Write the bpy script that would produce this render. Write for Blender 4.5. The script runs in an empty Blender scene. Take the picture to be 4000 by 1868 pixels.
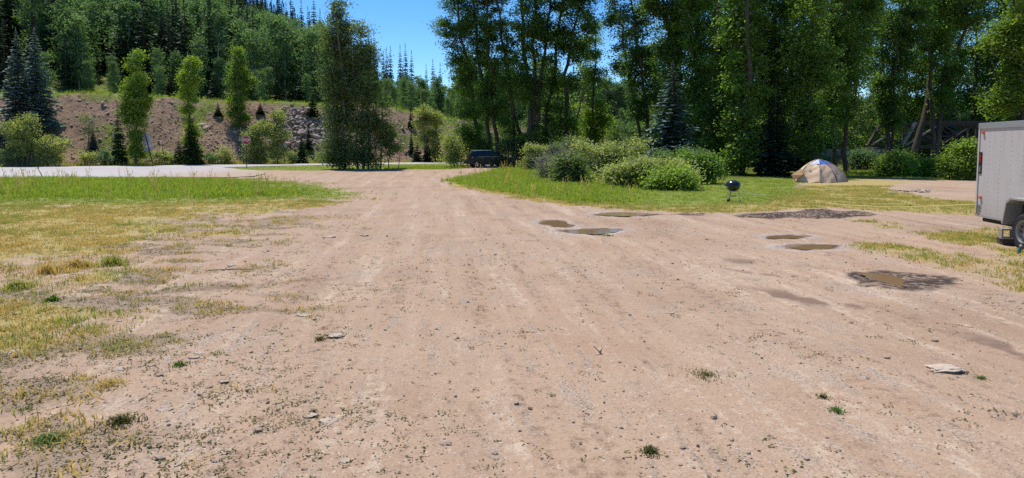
import bpy, bmesh, math, random
import numpy as np
from mathutils import Vector, Matrix

# ------------------------------------------------------------------ camera, sky, sun, exposure
SC = bpy.context.scene
COL = SC.collection
F, HC, HORIZ = 2667.0, 1.9, 578.0          # focal length in photo pixels, eye height, horizon row
PITCH = math.radians(4.0)
SHIFT = -((934 - HORIZ) - F * math.tan(PITCH)) / 4000.0
cam_d = bpy.data.cameras.new('camera')
cam = bpy.data.objects.new('camera', cam_d)
COL.objects.link(cam)
cam.location = (0, 0, HC)
cam.rotation_euler = (math.pi / 2 - PITCH, 0, 0)
cam_d.sensor_width = 36.0
cam_d.lens = 36.0 * F / 4000.0
cam_d.shift_y = SHIFT
cam_d.clip_end = 4000
SC.camera = cam

SUN_EL, SUN_LEFT = math.radians(66.5), math.radians(34)
to_sun = Vector((-math.sin(SUN_LEFT) * math.cos(SUN_EL), math.cos(SUN_LEFT) * math.cos(SUN_EL), math.sin(SUN_EL)))
world = bpy.data.worlds.new('World')
SC.world = world
world.use_nodes = True
wn = world.node_tree.nodes
wl = world.node_tree.links
wn.clear()
sky = wn.new('ShaderNodeTexSky')
sky.sky_type = 'NISHITA'
sky.sun_disc = False
sky.sun_elevation = SUN_EL
sky.sun_rotation = -SUN_LEFT
sky.altitude = 2600
sky.air_density = 1.0
sky.dust_density = 0.15
sky.ozone_density = 3.0
hsv = wn.new('ShaderNodeHueSaturation')
hsv.inputs['Saturation'].default_value = 1.28
hsv.inputs['Value'].default_value = 1.06
bg = wn.new('ShaderNodeBackground')
bg.inputs['Strength'].default_value = 0.15
wo = wn.new('ShaderNodeOutputWorld')
wl.new(sky.outputs[0], hsv.inputs['Color'])
wl.new(hsv.outputs[0], bg.inputs[0])
wl.new(bg.outputs[0], wo.inputs[0])
sun_d = bpy.data.lights.new('sun', 'SUN')
sun_d.energy = 4.6
sun_d.angle = math.radians(0.5)
sun_d.color = (1.0, 0.96, 0.90)
sun = bpy.data.objects.new('sun', sun_d)
COL.objects.link(sun)
sun.location = (0, 0, 60)
sun.rotation_euler = to_sun.to_track_quat('Z', 'Y').to_euler()
vs = SC.view_settings
vs.view_transform = 'Standard'
vs.look = 'None'
vs.exposure = 0.22
vs.gamma = 1.0
vs.use_curve_mapping = False
SC.cycles.use_denoising = False
SC.cycles.max_bounces = 6
SC.cycles.diffuse_bounces = 3
SC.cycles.glossy_bounces = 2
SC.cycles.transmission_bounces = 4
SC.cycles.transparent_max_bounces = 4
SC.cycles.caustics_reflective = False
SC.cycles.caustics_refractive = False

# ------------------------------------------------------------------ helpers
RNG = np.random.default_rng(7)
random.seed(7)

def ray(x, y):
    u = (x - 2000) / F
    v = (934 - y) / F + SHIFT * 4000 / F
    c, s = math.cos(PITCH), math.sin(PITCH)
    return u, c + v * s, -s + v * c          # direction (right, forward, up)

def PX(x, y, Y):
    """point of the photo pixel (x, y) at depth Y"""
    u, f, z = ray(x, y)
    k = Y / f
    return Vector((u * k, Y, HC + z * k))

def G(x, y):
    """ground point of the photo pixel (x, y)"""
    u, f, z = ray(x, y)
    k = -HC / z
    return (u * k, f * k)

def ppm(Y):
    return F / Y

def hsh(ix, iy, s):
    n = (ix.astype(np.int64) * 374761393 + iy.astype(np.int64) * 668265263 + s * 974634211) & 0xffffffff
    n = ((n ^ (n >> 13)) * 1274126177) & 0xffffffff
    n = n ^ (n >> 16)
    return (n & 0xffff) / 65535.0

def vn(x, y, s=0):
    x = np.asarray(x, float); y = np.asarray(y, float)
    ix = np.floor(x); iy = np.floor(y)
    fx = x - ix; fy = y - iy
    fx = fx * fx * (3 - 2 * fx); fy = fy * fy * (3 - 2 * fy)
    a = hsh(ix, iy, s); b = hsh(ix + 1, iy, s); c = hsh(ix, iy + 1, s); d = hsh(ix + 1, iy + 1, s)
    return (a * (1 - fx) + b * fx) * (1 - fy) + (c * (1 - fx) + d * fx) * fy

def fbm(x, y, s=0, o=3):
    t = 0; a = 0.5
    for k in range(o):
        t = t + a * vn(x * 2 ** k, y * 2 ** k, s + k * 17); a *= 0.5
    return t / (1 - 0.5 ** o)

def sstep(a, b, x):
    t = np.clip((np.asarray(x, float) - a) / (b - a), 0, 1)
    return t * t * (3 - 2 * t)

def poly_sd(X, Y, poly):
    """signed distance to a polygon, positive inside"""
    P = np.asarray(poly, float)
    d = np.full(X.shape, 1e9); ins = np.zeros(X.shape, bool)
    n = len(P)
    for i in range(n):
        ax, ay = P[i]; bx, by = P[(i + 1) % n]
        ex, ey = bx - ax, by - ay
        t = np.clip(((X - ax) * ex + (Y - ay) * ey) / (ex * ex + ey * ey + 1e-12), 0, 1)
        d = np.minimum(d, np.hypot(X - ax - t * ex, Y - ay - t * ey))
        c = ((ay > Y) != (by > Y)) & (X < (bx - ax) * (Y - ay) / (by - ay + 1e-12) + ax)
        ins ^= c
    return np.where(ins, d, -d)

def link(name, me, parent=None, loc=None):
    o = bpy.data.objects.new(name, me)
    COL.objects.link(o)
    if parent is not None:
        o.parent = parent
    if loc is not None:
        o.location = loc
    return o

def tag(o, label=None, cat=None, group=None, kind=None):
    if label: o['label'] = label
    if cat: o['category'] = cat
    if group: o['group'] = group
    if kind: o['kind'] = kind
    return o

def thing(name, label, cat, loc=(0, 0, 0), rz=0.0, group=None):
    o = bpy.data.objects.new(name, None)
    COL.objects.link(o)
    o.empty_display_size = 0.2
    o.location = loc
    o.rotation_euler = (0, 0, rz)
    return tag(o, label, cat, group)

def mesh_np(name, V, faces, mats, midx=None, attrs=None, smooth=False):
    """faces: list of (M,k) int arrays; attrs: {name: per-vertex floats}"""
    me = bpy.data.meshes.new(name)
    V = np.asarray(V, np.float32)
    me.vertices.add(len(V))
    me.vertices.foreach_set('co', V.ravel())
    faces = [np.asarray(f, np.int32) for f in faces if len(f)]
    loops = np.concatenate([f.ravel() for f in faces])
    tot = np.concatenate([np.full(len(f), f.shape[1], np.int32) for f in faces])
    st = np.concatenate([[0], np.cumsum(tot)[:-1]]).astype(np.int32)
    me.loops.add(len(loops))
    me.loops.foreach_set('vertex_index', loops)
    me.polygons.add(len(tot))
    me.polygons.foreach_set('loop_start', st)
    me.polygons.foreach_set('loop_total', tot)
    if midx is not None:
        me.polygons.foreach_set('material_index', np.asarray(midx, np.int32))
    if smooth:
        me.polygons.foreach_set('use_smooth', np.ones(len(tot), bool))
    for k, a in (attrs or {}).items():
        at = me.attributes.new(k, 'FLOAT', 'POINT')
        at.data.foreach_set('value', np.asarray(a, np.float32))
    for m in (mats if isinstance(mats, (list, tuple)) else [mats]):
        me.materials.append(m)
    me.update(calc_edges=True)
    return me

class MB:
    """collects vertices and polygons of one part"""
    def __init__(s):
        s.v = []; s.f = []; s.m = []
    def add(s, V, Fs, m=0):
        o = len(s.v)
        s.v.extend([tuple(p) for p in V])
        s.f.extend([tuple(i + o for i in f) for f in Fs])
        s.m.extend([m] * len(Fs))
        return s
    def box(s, c, d, R=None, m=0):
        x, y, z = d[0] / 2, d[1] / 2, d[2] / 2
        V = [Vector((i * x, j * y, k * z)) for k in (-1, 1) for j in (-1, 1) for i in (-1, 1)]
        if R is not None:
            V = [R @ v for v in V]
        V = [v + Vector(c) for v in V]
        return s.add(V, [(0, 2, 3, 1), (4, 5, 7, 6), (0, 1, 5, 4), (2, 6, 7, 3), (0, 4, 6, 2), (1, 3, 7, 5)], m)
    def bar(s, a, b, w, h, m=0):
        a = Vector(a); b = Vector(b)
        d = b - a
        q = d.to_track_quat('X', 'Z').to_matrix()
        return s.box((a + b) / 2, (d.length, w, h), q, m)
    def tube(s, pts, rad, n=8, m=0, cap=True):
        V, Fq = tube(pts, rad, n)
        o = len(s.v)
        s.add(V, [tuple(f) for f in Fq], m)
        if cap:
            k = len(pts) - 1
            s.f.append(tuple(o + i for i in reversed(range(n)))); s.m.append(m)
            s.f.append(tuple(o + k * n + i for i in range(n))); s.m.append(m)
        return s
    def lathe(s, prof, n=24, c=(0, 0, 0), axis='Z', m=0):
        V = []
        for r, z in prof:
            for i in range(n):
                a = 2 * math.pi * i / n
                p = Vector((r * math.cos(a), r * math.sin(a), z))
                if axis == 'Y': p = Vector((p.x, p.z, p.y))
                if axis == 'X': p = Vector((p.z, p.x, p.y))
                V.append(p + Vector(c))
        Fs = []
        for j in range(len(prof) - 1):
            for i in range(n):
                a = j * n + i; b = j * n + (i + 1) % n
                Fs.append((a, b, b + n, a + n))
        return s.add(V, Fs, m)
    def prism(s, prof, y0, y1, m=0):
        """profile in (x, z), extruded along y"""
        n = len(prof)
        V = [(x, y0, z) for x, z in prof] + [(x, y1, z) for x, z in prof]
        Fs = [tuple(range(n)), tuple(reversed(range(n, 2 * n)))]
        Fs += [(i, i + n, (i + 1) % n + n, (i + 1) % n) for i in range(n)]
        return s.add(V, Fs, m)
    def mesh(s, name, mats, smooth=False, bevel=0, recalc=True):
        me = bpy.data.meshes.new(name)
        me.from_pydata(s.v, [], s.f)
        for m in (mats if isinstance(mats, (list, tuple)) else [mats]):
            me.materials.append(m)
        for p, i in zip(me.polygons, s.m):
            p.material_index = i
        if recalc or bevel:
            bm = bmesh.new(); bm.from_mesh(me)
            bmesh.ops.recalc_face_normals(bm, faces=bm.faces)
            if bevel:
                bmesh.ops.bevel(bm, geom=[e for e in bm.edges if len(e.link_faces) == 2 and e.calc_face_angle(0) > 0.5],
                                offset=bevel, segments=2, affect='EDGES', profile=0.7)
            bm.to_mesh(me); bm.free()
        if smooth:
            for p in me.polygons: p.use_smooth = True
        me.update()
        return me
    def build(s, name, mats, parent=None, **k):
        return link(name, s.mesh(name, mats, **k), parent)

def tube(pts, rad, n=7):
    P = np.asarray([tuple(p) for p in pts], float)
    k = len(P)
    T = np.gradient(P, axis=0)
    T /= np.linalg.norm(T, axis=1)[:, None] + 1e-9
    ref = np.array([1.0, 0, 0]) if abs(T[0, 0]) < 0.8 else np.array([0, 1.0, 0])
    V = np.zeros((k, n, 3))
    a = np.arange(n) * 2 * np.pi / n
    for i in range(k):
        U = np.cross(T[i], ref); U /= np.linalg.norm(U) + 1e-9
        W = np.cross(T[i], U)
        V[i] = P[i] + rad[i] * (np.cos(a)[:, None] * U + np.sin(a)[:, None] * W)
    idx = np.arange(k * n).reshape(k, n)
    nx = np.roll(idx, -1, axis=1)
    Fq = np.stack([idx[:-1], nx[:-1], nx[1:], idx[1:]], -1).reshape(-1, 4)
    return V.reshape(-1, 3), Fq

# ------------------------------------------------------------------ materials
def new_mat(name):
    m = bpy.data.materials.new(name)
    m.use_nodes = True
    return m, m.node_tree.nodes, m.node_tree.links, m.node_tree.nodes['Principled BSDF']

def rgb(c):
    return (c[0], c[1], c[2], 1)

def mat_plain(name, col, rough=0.6, metal=0.0, noise=0.15, scale=8.0, bump=0.0, spec=0.4, coat=0.0):
    m, n, l, p = new_mat(name)
    tc = n.new('ShaderNodeTexCoord')
    nz = n.new('ShaderNodeTexNoise')
    nz.inputs['Scale'].default_value = scale
    nz.inputs['Detail'].default_value = 6
    l.new(tc.outputs['Object'], nz.inputs['Vector'])
    mx = n.new('ShaderNodeMix'); mx.data_type = 'RGBA'
    mx.inputs[6].default_value = rgb([c * (1 - noise) for c in col])
    mx.inputs[7].default_value = rgb([min(1, c * (1 + noise)) for c in col])
    l.new(nz.outputs['Fac'], mx.inputs[0])
    l.new(mx.outputs[2], p.inputs['Base Color'])
    p.inputs['Roughness'].default_value = rough
    p.inputs['Metallic'].default_value = metal
    p.inputs['Specular IOR Level'].default_value = spec
    p.inputs['Coat Weight'].default_value = coat
    if bump:
        b = n.new('ShaderNodeBump')
        b.inputs['Strength'].default_value = bump
        b.inputs['Distance'].default_value = 0.02
        l.new(nz.outputs['Fac'], b.inputs['Height'])
        l.new(b.outputs[0], p.inputs['Normal'])
    return m

def mat_leaf(name, dark, light, trans=0.38, tcol=None, rough=0.55, gloss=0.025):
    m, n, l, p = new_mat(name)
    n.remove(p)
    out = n['Material Output']
    at = n.new('ShaderNodeAttribute'); at.attribute_name = 'tint'
    oi = n.new('ShaderNodeObjectInfo')
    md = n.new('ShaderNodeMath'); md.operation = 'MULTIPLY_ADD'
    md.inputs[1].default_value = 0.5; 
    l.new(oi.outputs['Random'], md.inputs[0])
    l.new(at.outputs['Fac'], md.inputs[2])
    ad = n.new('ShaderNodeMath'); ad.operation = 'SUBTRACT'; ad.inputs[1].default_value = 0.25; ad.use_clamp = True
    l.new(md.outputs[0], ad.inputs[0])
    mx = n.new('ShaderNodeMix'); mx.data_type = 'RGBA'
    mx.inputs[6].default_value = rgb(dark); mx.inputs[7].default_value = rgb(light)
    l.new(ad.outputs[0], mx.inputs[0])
    df = n.new('ShaderNodeBsdfDiffuse')
    tr = n.new('ShaderNodeBsdfTranslucent')
    tm = n.new('ShaderNodeMix'); tm.data_type = 'RGBA'; tm.blend_type = 'MULTIPLY'
    tm.inputs[0].default_value = 1.0
    tm.inputs[7].default_value = rgb(tcol or (1.7, 1.6, 0.7))
    l.new(mx.outputs[2], tm.inputs[6])
    l.new(mx.outputs[2], df.inputs[0]); l.new(tm.outputs[2], tr.inputs[0])
    ms = n.new('ShaderNodeMixShader'); ms.inputs[0].default_value = trans
    l.new(df.outputs[0], ms.inputs[1]); l.new(tr.outputs[0], ms.inputs[2])
    gl = n.new('ShaderNodeBsdfGlossy'); gl.inputs['Roughness'].default_value = rough
    m2 = n.new('ShaderNodeMixShader'); m2.inputs[0].default_value = gloss
    l.new(ms.outputs[0], m2.inputs[1]); l.new(gl.outputs[0], m2.inputs[2])
    l.new(m2.outputs[0], out.inputs[0])
    return m

M = {}
M['bark_dark'] = mat_plain('bark_dark', (0.085, 0.066, 0.05), 0.9, noise=0.5, scale=5, bump=0.6, spec=0.1)
M['bark_grey'] = mat_plain('bark_grey', (0.16, 0.135, 0.115), 0.9, noise=0.45, scale=5, bump=0.6, spec=0.1)
M['bark_pale'] = mat_plain('bark_pale', (0.36, 0.34, 0.29), 0.9, noise=0.4, scale=3, spec=0.1)
M['dead_wood'] = mat_plain('dead_wood', (0.40, 0.34, 0.285), 0.9, noise=0.3, scale=6, spec=0.1)
M['leaf_cotton'] = mat_leaf('leaf_cotton', (0.036, 0.082, 0.020), (0.185, 0.295, 0.055), trans=0.5, tcol=(1.5, 1.6, 0.6))
M['leaf_bright'] = mat_leaf('leaf_bright', (0.085, 0.150, 0.024), (0.300, 0.390, 0.062), trans=0.5, tcol=(1.4, 1.55, .6))
M['leaf_aspen'] = mat_leaf('leaf_aspen', (0.066, 0.132, 0.050), (0.175, 0.265, 0.100), trans=0.42, tcol=(1.4, 1.5, .8))
M['leaf_willow'] = mat_leaf('leaf_willow', (0.165, 0.220, 0.070), (0.390, 0.440, 0.160), trans=0.45)
M['leaf_grey'] = mat_leaf('leaf_grey', (0.062, 0.105, 0.034), (0.230, 0.290, 0.105), trans=0.42, tcol=(1.5, 1.6, .7))
M['needle_blue'] = mat_leaf('needle_blue', (0.064, 0.112, 0.100), (0.220, 0.310, 0.270), trans=0.2, tcol=(1.2, 1.3, 0.9))
M['needle_dark'] = mat_leaf('needle_dark', (0.020, 0.040, 0.026), (0.058, 0.095, 0.056), trans=0.12, tcol=(1.2, 1.3, 0.8))
M['needle_green'] = mat_leaf('needle_green', (0.030, 0.062, 0.026), (0.070, 0.118, 0.045), trans=0.15, tcol=(1.3, 1.4, 0.8))
M['grass_green'] = mat_leaf('grass_green', (0.170, 0.250, 0.020), (0.370, 0.450, 0.060), trans=0.5, tcol=(1.25, 1.25, 0.6))
M['grass_mid'] = mat_leaf('grass_mid', (0.220, 0.260, 0.040), (0.400, 0.390, 0.100), trans=0.45, tcol=(1.2, 1.2, 0.7))
M['grass_dry'] = mat_leaf('grass_dry', (0.430, 0.320, 0.080), (0.700, 0.530, 0.180), trans=0.4, tcol=(1.1, 1.0, 0.7))
M['weed'] = mat_leaf('weed', (0.080, 0.080, 0.022), (0.185, 0.170, 0.055), trans=0.3)
M['weed_green'] = mat_leaf('weed_green', (0.070, 0.140, 0.025), (0.150, 0.240, 0.050), trans=0.4)
M['flower'] = mat_leaf('flower', (0.45, 0.36, 0.02), (0.70, 0.55, 0.04), trans=0.3, tcol=(1, 1, 0.7))
M['stone'] = mat_plain('stone', (0.48, 0.375, 0.285), 0.9, noise=0.35, scale=14, bump=0.5, spec=0.2)
M['stone_red'] = mat_plain('stone_red', (0.33, 0.24, 0.19), 0.9, noise=0.35, scale=14, bump=0.5, spec=0.2)
M['stone_dark'] = mat_plain('stone_dark', (0.25, 0.205, 0.18), 0.9, noise=0.4, scale=3, bump=0.7, spec=0.2)
M['rubble'] = mat_plain('rubble', (0.46, 0.335, 0.25), 0.9, noise=0.5, scale=2, bump=0.5, spec=0.2)
M['pebble'] = mat_plain('pebble', (0.37, 0.265, 0.185), 0.9, noise=0.5, scale=1.5, spec=0.2)

# ------------------------------------------------------------------ terrain
FX, FY, TX, TY = -50.0, 66.7, 0.8640, 0.5035      # highway far edge: a point and its direction
def beyond(X, Y):
    return (X - FX) * -TY + (Y - FY) * TX
def along(X, Y):
    return (X - FX) * TX + (Y - FY) * TY
def foot(x, off):
    """depth at which photo column x meets the line off metres beyond the far road edge"""
    u = (x - 2000) / F
    return (off + FX * -TY + FY * TX) / (TX - TY * u)

def bank_h(X, Y):
    t = along(X, Y)
    h = 8.2 - 2.3 * sstep(38, 62, t) - 3.5 * sstep(62, 120, t)
    return h + 0.5 * (fbm(t * 0.12, t * 0 + 3.3, 5) - 0.5) * 2

def T(X, Y):
    """height of the bank, the terrace and the hill above the flat valley floor"""
    X = np.asarray(X, float); Y = np.asarray(Y, float)
    d = beyond(X, Y) - 2.5
    h = bank_h(X, Y)
    w = 10.5 + 1.5 * (fbm(along(X, Y) * 0.15, Y * 0, 8) - 0.5)
    s = np.clip(d / w, 0, 1)
    prof = 0.75 * s + 0.25 * s * s * (3 - 2 * s)
    z = h * prof
    u = X / np.maximum(Y, 1.0)
    k = np.interp(u, [-1.2, -0.6, -0.34, -0.19, -0.09, 0.1, 0.4, 0.75, 1.2], [0.34, 0.30, 0.20, 0.085, 0.05, 0.04, 0.06, 0.19, 0.22])
    dd = np.maximum(d - 17, 0)
    z = z + k * dd + 3.0 * (fbm(X * 0.02, Y * 0.02, 31) - 0.5) * sstep(0, 40, dd)
    return z

def hit(x, y, y0=60.0, y1=400.0):
    """first point of the bank or hill on the line of sight through pixel (x, y)"""
    u, f, z = ray(x, y)
    Ys = np.linspace(y0, y1, 4000)
    k = Ys / f
    below = (HC + z * k) < T(u * k, Ys)
    i = int(np.argmax(below)) if below.any() else -1
    return Vector((u * k[i], Ys[i], float(T(u * k[i], Ys[i]))))

def GP(pts):
    return [G(x, y) for x, y in pts]

Z_LUSH_L = GP([(-900, 690), (0, 690), (600, 690), (900, 692), (1100, 701), (1250, 716), (1350, 735), (1430, 760), (1330, 778), (1000, 793), (600, 800), (0, 800), (-900, 800)])
Z_DRY_L = GP([(-900, 790), (600, 788), (1410, 762), (1300, 800), (1050, 822), (960, 860), (900, 920), (620, 965), (520, 1040), (380, 1160), (330, 1280), (60, 1430), (-900, 1900)])
Z_ISLAND = GP([(880, 655), (1000, 651), (1400, 646), (1800, 638), (1850, 650), (1800, 661), (1500, 664), (1200, 667), (960, 664)])
Z_LUSH_R = GP([(1735, 702), (1800, 692), (1900, 676), (1965, 655), (2000, 640), (2400, 630), (3300, 632), (4600, 640), (4600, 690), (3800, 702), (3300, 700), (3120, 718), (3200, 760), (3000, 800), (2600, 815), (2350, 800), (2100, 776), (1900, 743), (1765, 718)])
Z_DRY_R = GP([(1735, 698), (1800, 715), (2100, 770), (2600, 805), (2950, 795), (3150, 712), (3300, 700), (3560, 708), (3460, 735), (3620, 775), (3830, 795), (3900, 800), (3900, 842), (3440, 826), (3250, 812), (2900, 836), (2600, 832), (2350, 816), (2100, 790), (1900, 755), (1755, 725)])
Z_S1 = GP([(3290, 858), (3400, 855), (3570, 884), (3450, 889)])
Z_S2 = GP([(3310, 965), (3420, 950), (3700, 985), (4100, 1020), (4400, 1040), (4400, 1210), (4000, 1150), (3800, 1090), (3560, 1020)])
Z_S3 = GP([(3560, 905), (3900, 888), (4400, 890), (4400, 1030), (3950, 1000), (3700, 950)])
Z_MUD1 = GP([(2885, 842), (2960, 828), (3060, 832), (3160, 818), (3300, 824), (3420, 830), (3440, 840), (3300, 846), (3200, 850), (3080, 848), (3000, 856), (2900, 850)])
Z_MUD2 = GP([(3285, 1066), (3360, 1032), (3420, 1036), (3690, 1085), (3725, 1108), (3560, 1125), (3400, 1116)])
Z_MUD3 = GP([(2490, 830), (2750, 834), (2745, 843), (2500, 846)])
Z_ASPH = GP([(-1500, 696), (0, 694), (900, 694), (1000, 689), (1050, 676), (1000, 668), (930, 663), (860, 655), (1000, 648), (1400, 643), (1750, 637)]) 
# the highway itself, as a strip in the world
def strip(a, b, t0, t1):
    return [(FX + TX * t0 - TY * a, FY + TY * t0 + TX * a), (FX + TX * t1 - TY * a, FY + TY * t1 + TX * a),
            (FX + TX * t1 - TY * b, FY + TY * t1 + TX * b), (FX + TX * t0 - TY * b, FY + TY * t0 + TX * b)]
HW = 8.2
Z_HWY = strip(-HW, 0, -140, 200)
Z_APRON = GP([(-1300, 697), (0, 695), (900, 694), (990, 690), (1040, 678), (1010, 668), (940, 664), (870, 655)]) + \
          [(FX + TX * 27.5 + TY * (HW - 1), FY + TY * 27.5 - TX * (HW - 1)), (FX - TX * 60 + TY * (HW - 1), FY - TY * 60 - TX * (HW - 1))]

Z_SPARSE = GP([(-900, 900), (600, 840), (1150, 810), (1300, 850), (1150, 960), (1050, 1100), (1350, 1200), (1250, 1400), (900, 1500), (700, 1700), (300, 1868), (-900, 2100)])
PUD = []   # puddles: outline (world) and water level
def puddle_shape(x0, x1, y0, y1, seed, tilt=0.0):
    r = random.Random(seed)
    cx, cy = (x0 + x1) / 2, (y0 + y1) / 2
    ph = [r.uniform(0, 6.28) for _ in range(4)]
    pts = []
    for i in range(64):
        a = 2 * math.pi * i / 64
        q = 1 + 0.10 * math.sin(2 * a + ph[0]) + 0.09 * math.sin(3 * a + ph[1]) + 0.06 * math.sin(5 * a + ph[2]) + 0.06 * math.sin(8 * a + ph[3]) + .05 * math.sin(13 * a + ph[0])
        dx, dy = math.cos(a) * (x1 - x0) / 2 * q, math.sin(a) * (y1 - y0) / 2 * q
        pts.append(G(cx + dx, cy + dy + tilt * dx))
    return pts
PUDDLES = [
    (puddle_shape(2350, 2510, 831, 845, 1), 'shallow muddy puddle along the grass edge of the dirt lot'),
    (puddle_shape(2114, 2228, 862, 886, 2, 0.05), 'small muddy puddle with a notched edge beside a longer puddle'),
    (puddle_shape(2204, 2408, 893, 915, 3, -0.03), 'longer muddy puddle with a grassy near rim in the middle of the lot'),
    (puddle_shape(3004, 3142, 919, 933, 4), 'slim brown puddle behind the slightly bigger one on the right of the lot'),
    (puddle_shape(3080, 3264, 956, 973, 5), 'brown puddle with a wide pale crust ring, between slim puddle and mud patch'),
    (puddle_shape(3372, 3540, 1074, 1106, 6, 0.19), 'red-brown puddle in the churned mud patch near the trailer'),
]

def zones(X, Y):
    z = {}
    wob = (fbm(X * 0.7, Y * 0.7, 3) - 0.5) * 1.6
    wob2 = (fbm(X * 2.2, Y * 2.2, 4) - 0.5) * 0.9
    w = wob + wob2
    z['lush'] = np.maximum.reduce([sstep(-1.3, 2.2, poly_sd(X, Y, Z_LUSH_L) + w * 1.8),
                                   sstep(-0.5, 0.7, poly_sd(X, Y, Z_LUSH_R) + w * 0.7),
                                   sstep(-0.3, 0.6, poly_sd(X, Y, Z_ISLAND) + w * 0.3)])
    pat = sstep(0.38, 0.58, fbm(X * 0.55 + 9, Y * 0.9, 12, 4))
    dl = poly_sd(X, Y, Z_DRY_L)
    dryl = sstep(-0.9, 1.0, dl + w * 1.1) * (0.35 + 0.65 * np.maximum(pat, sstep(1.0, 4.0, dl)))
    dryr = sstep(-0.4, 0.6, poly_sd(X, Y, Z_DRY_R) + w * 0.6)
    ds = np.maximum.reduce([sstep(-0.25, 0.3, poly_sd(X, Y, q) + w * 0.35) for q in (Z_S1, Z_S2, Z_S3)]) * (0.5 + 0.5 * pat)
    pat2 = sstep(0.46, 0.60, fbm(X * 1.1 + 4, Y * 2.3, 13, 4))
    sp = sstep(-1.0, 1.2, poly_sd(X, Y, Z_SPARSE) + w * .8) * pat2
    z['sparse'] = sp
    z['dry'] = np.maximum.reduce([dryl, dryr, ds, .34 * sp])
    z['strip'] = ds
    z['mud'] = np.maximum.reduce([sstep(-0.35, 0.45, poly_sd(X, Y, q) + w * 0.6) for q in (Z_MUD1, Z_MUD2, Z_MUD3)])
    pd = np.maximum.reduce([poly_sd(X, Y, q) for q, _ in PUDDLES])
    z['pd'] = pd
    ring = sstep(-0.62, -0.25, pd + w * 0.35) * (1 - sstep(-0.10, 0.02, pd))
    rg = poly_sd(X, Y, RING)
    ring = np.maximum(ring, sstep(-0.15, 0.1, rg + w * 0.2) * (1 - sstep(0.15, 0.45, rg)) * 0.8)
    z['pale'] = ring * (1 - .75 * z['mud'])
    z['damp0'] = sstep(-.30, -.05, pd + w * .2) * (pd < .2)
    z['asph'] = np.maximum(sstep(-0.25, 0.1, poly_sd(X, Y, Z_HWY)), sstep(-0.3, 0.1, poly_sd(X, Y, Z_APRON)))
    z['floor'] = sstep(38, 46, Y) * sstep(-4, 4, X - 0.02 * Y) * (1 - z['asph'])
    dk = np.zeros_like(X)
    for (cx, cy), (lx, ly), a, st in DAMP:
        c, s = math.cos(a), math.sin(a)
        dx, dy = X - cx, Y - cy
        p, q = (dx * c + dy * s) / lx, (-dx * s + dy * c) / ly
        dk = np.maximum(dk, st * np.exp(-(p * p + q * q)) )
    z['damp'] = dk * (.15 + sstep(.40, .62, fbm(X * 3.2, Y * 1.6, 44, 4)))
    z['damp'] = np.maximum(z['damp'], z['damp0'])
    return z

RING = puddle_shape(2610, 2730, 885, 899, 9)
DAMP = [(G(2960, 1030), (1.1, 0.45), 2.6, 0.7), (G(3200, 1175), (1.5, 0.4), 2.5, 0.9), (G(3080, 1110), (0.7, 0.25), 2.4, 0.8), (G(4020, 1370), (0.5, 0.9), 0.4, 0.8), (G(2990, 1070), (0.8, 0.15), 2.5, 0.9),
        (G(2700, 1250), (0.5, 0.16), 0.2, 0.45), (G(1000, 1110), (1.6, 0.3), 0.5, 0.75), (G(760, 1190), (0.9, 0.25), 0.6, 0.6), (G(880, 1000), (0.8, 0.3), 0.1, 0.4),
        (G(1950, 885), (1.3, 1.0), 0.3, 0.35), (G(1800, 760), (2.6, 2.4), 0.9, 0.35), (G(1700, 700), (2.5, 1.4), 0.5, 0.35), (G(2400, 870), (1.5, 0.8), 0, 0.3)]

def ground_z(X, Y, z=None):
    X = np.asarray(X, float); Y = np.asarray(Y, float)
    z = z or zones(X, Y)
    fade = 1 - sstep(60, 110, np.hypot(X, Y))
    h = (0.10 * (fbm(X * 0.16, Y * 0.16, 70) - 0.5) + 0.045 * (fbm(X * 0.9, Y * 0.9, 71) - 0.5) + 0.016 * (fbm(X * 3.6, Y * 3.6, 72) - 0.5)) * fade
    # wheel tracks that sweep towards the drive
    tr = X + 0.9 + 0.11 * Y
    h = h + .05 * (fbm(tr * 1.7, Y * .10, 75, 4) - .5) * fade
    h = h - 0.018 * (np.exp(-((tr - 1.3) / 0.28) ** 2) + np.exp(-((tr + 0.5) / 0.28) ** 2)) * fade
    h = h + z['mud'] * (0.22 * (fbm(X * 1.2, Y * 3.0, 73, 4) - 0.42) + 0.06 * (fbm(X * 5, Y * 7, 74, 2) - .5)) * (1 - sstep(-.5, -.1, z['pd']))
    h = h * (1 - .8 * sstep(-1.4, -.3, z['pd']) * (1 - z['mud'])) - 0.055 * sstep(-0.16, 0.36, z['pd']) + .09 * (fbm(X * 2.2, Y * 2.2, 76, 4) - .5) * sstep(-.5, -.1, z['pd'])
    h = h * (1 - z['asph']) - 0.03 * z['asph']
    return h

def gz1(x, y):
    return float(ground_z(np.array([x]), np.array([y]))[0])

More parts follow.
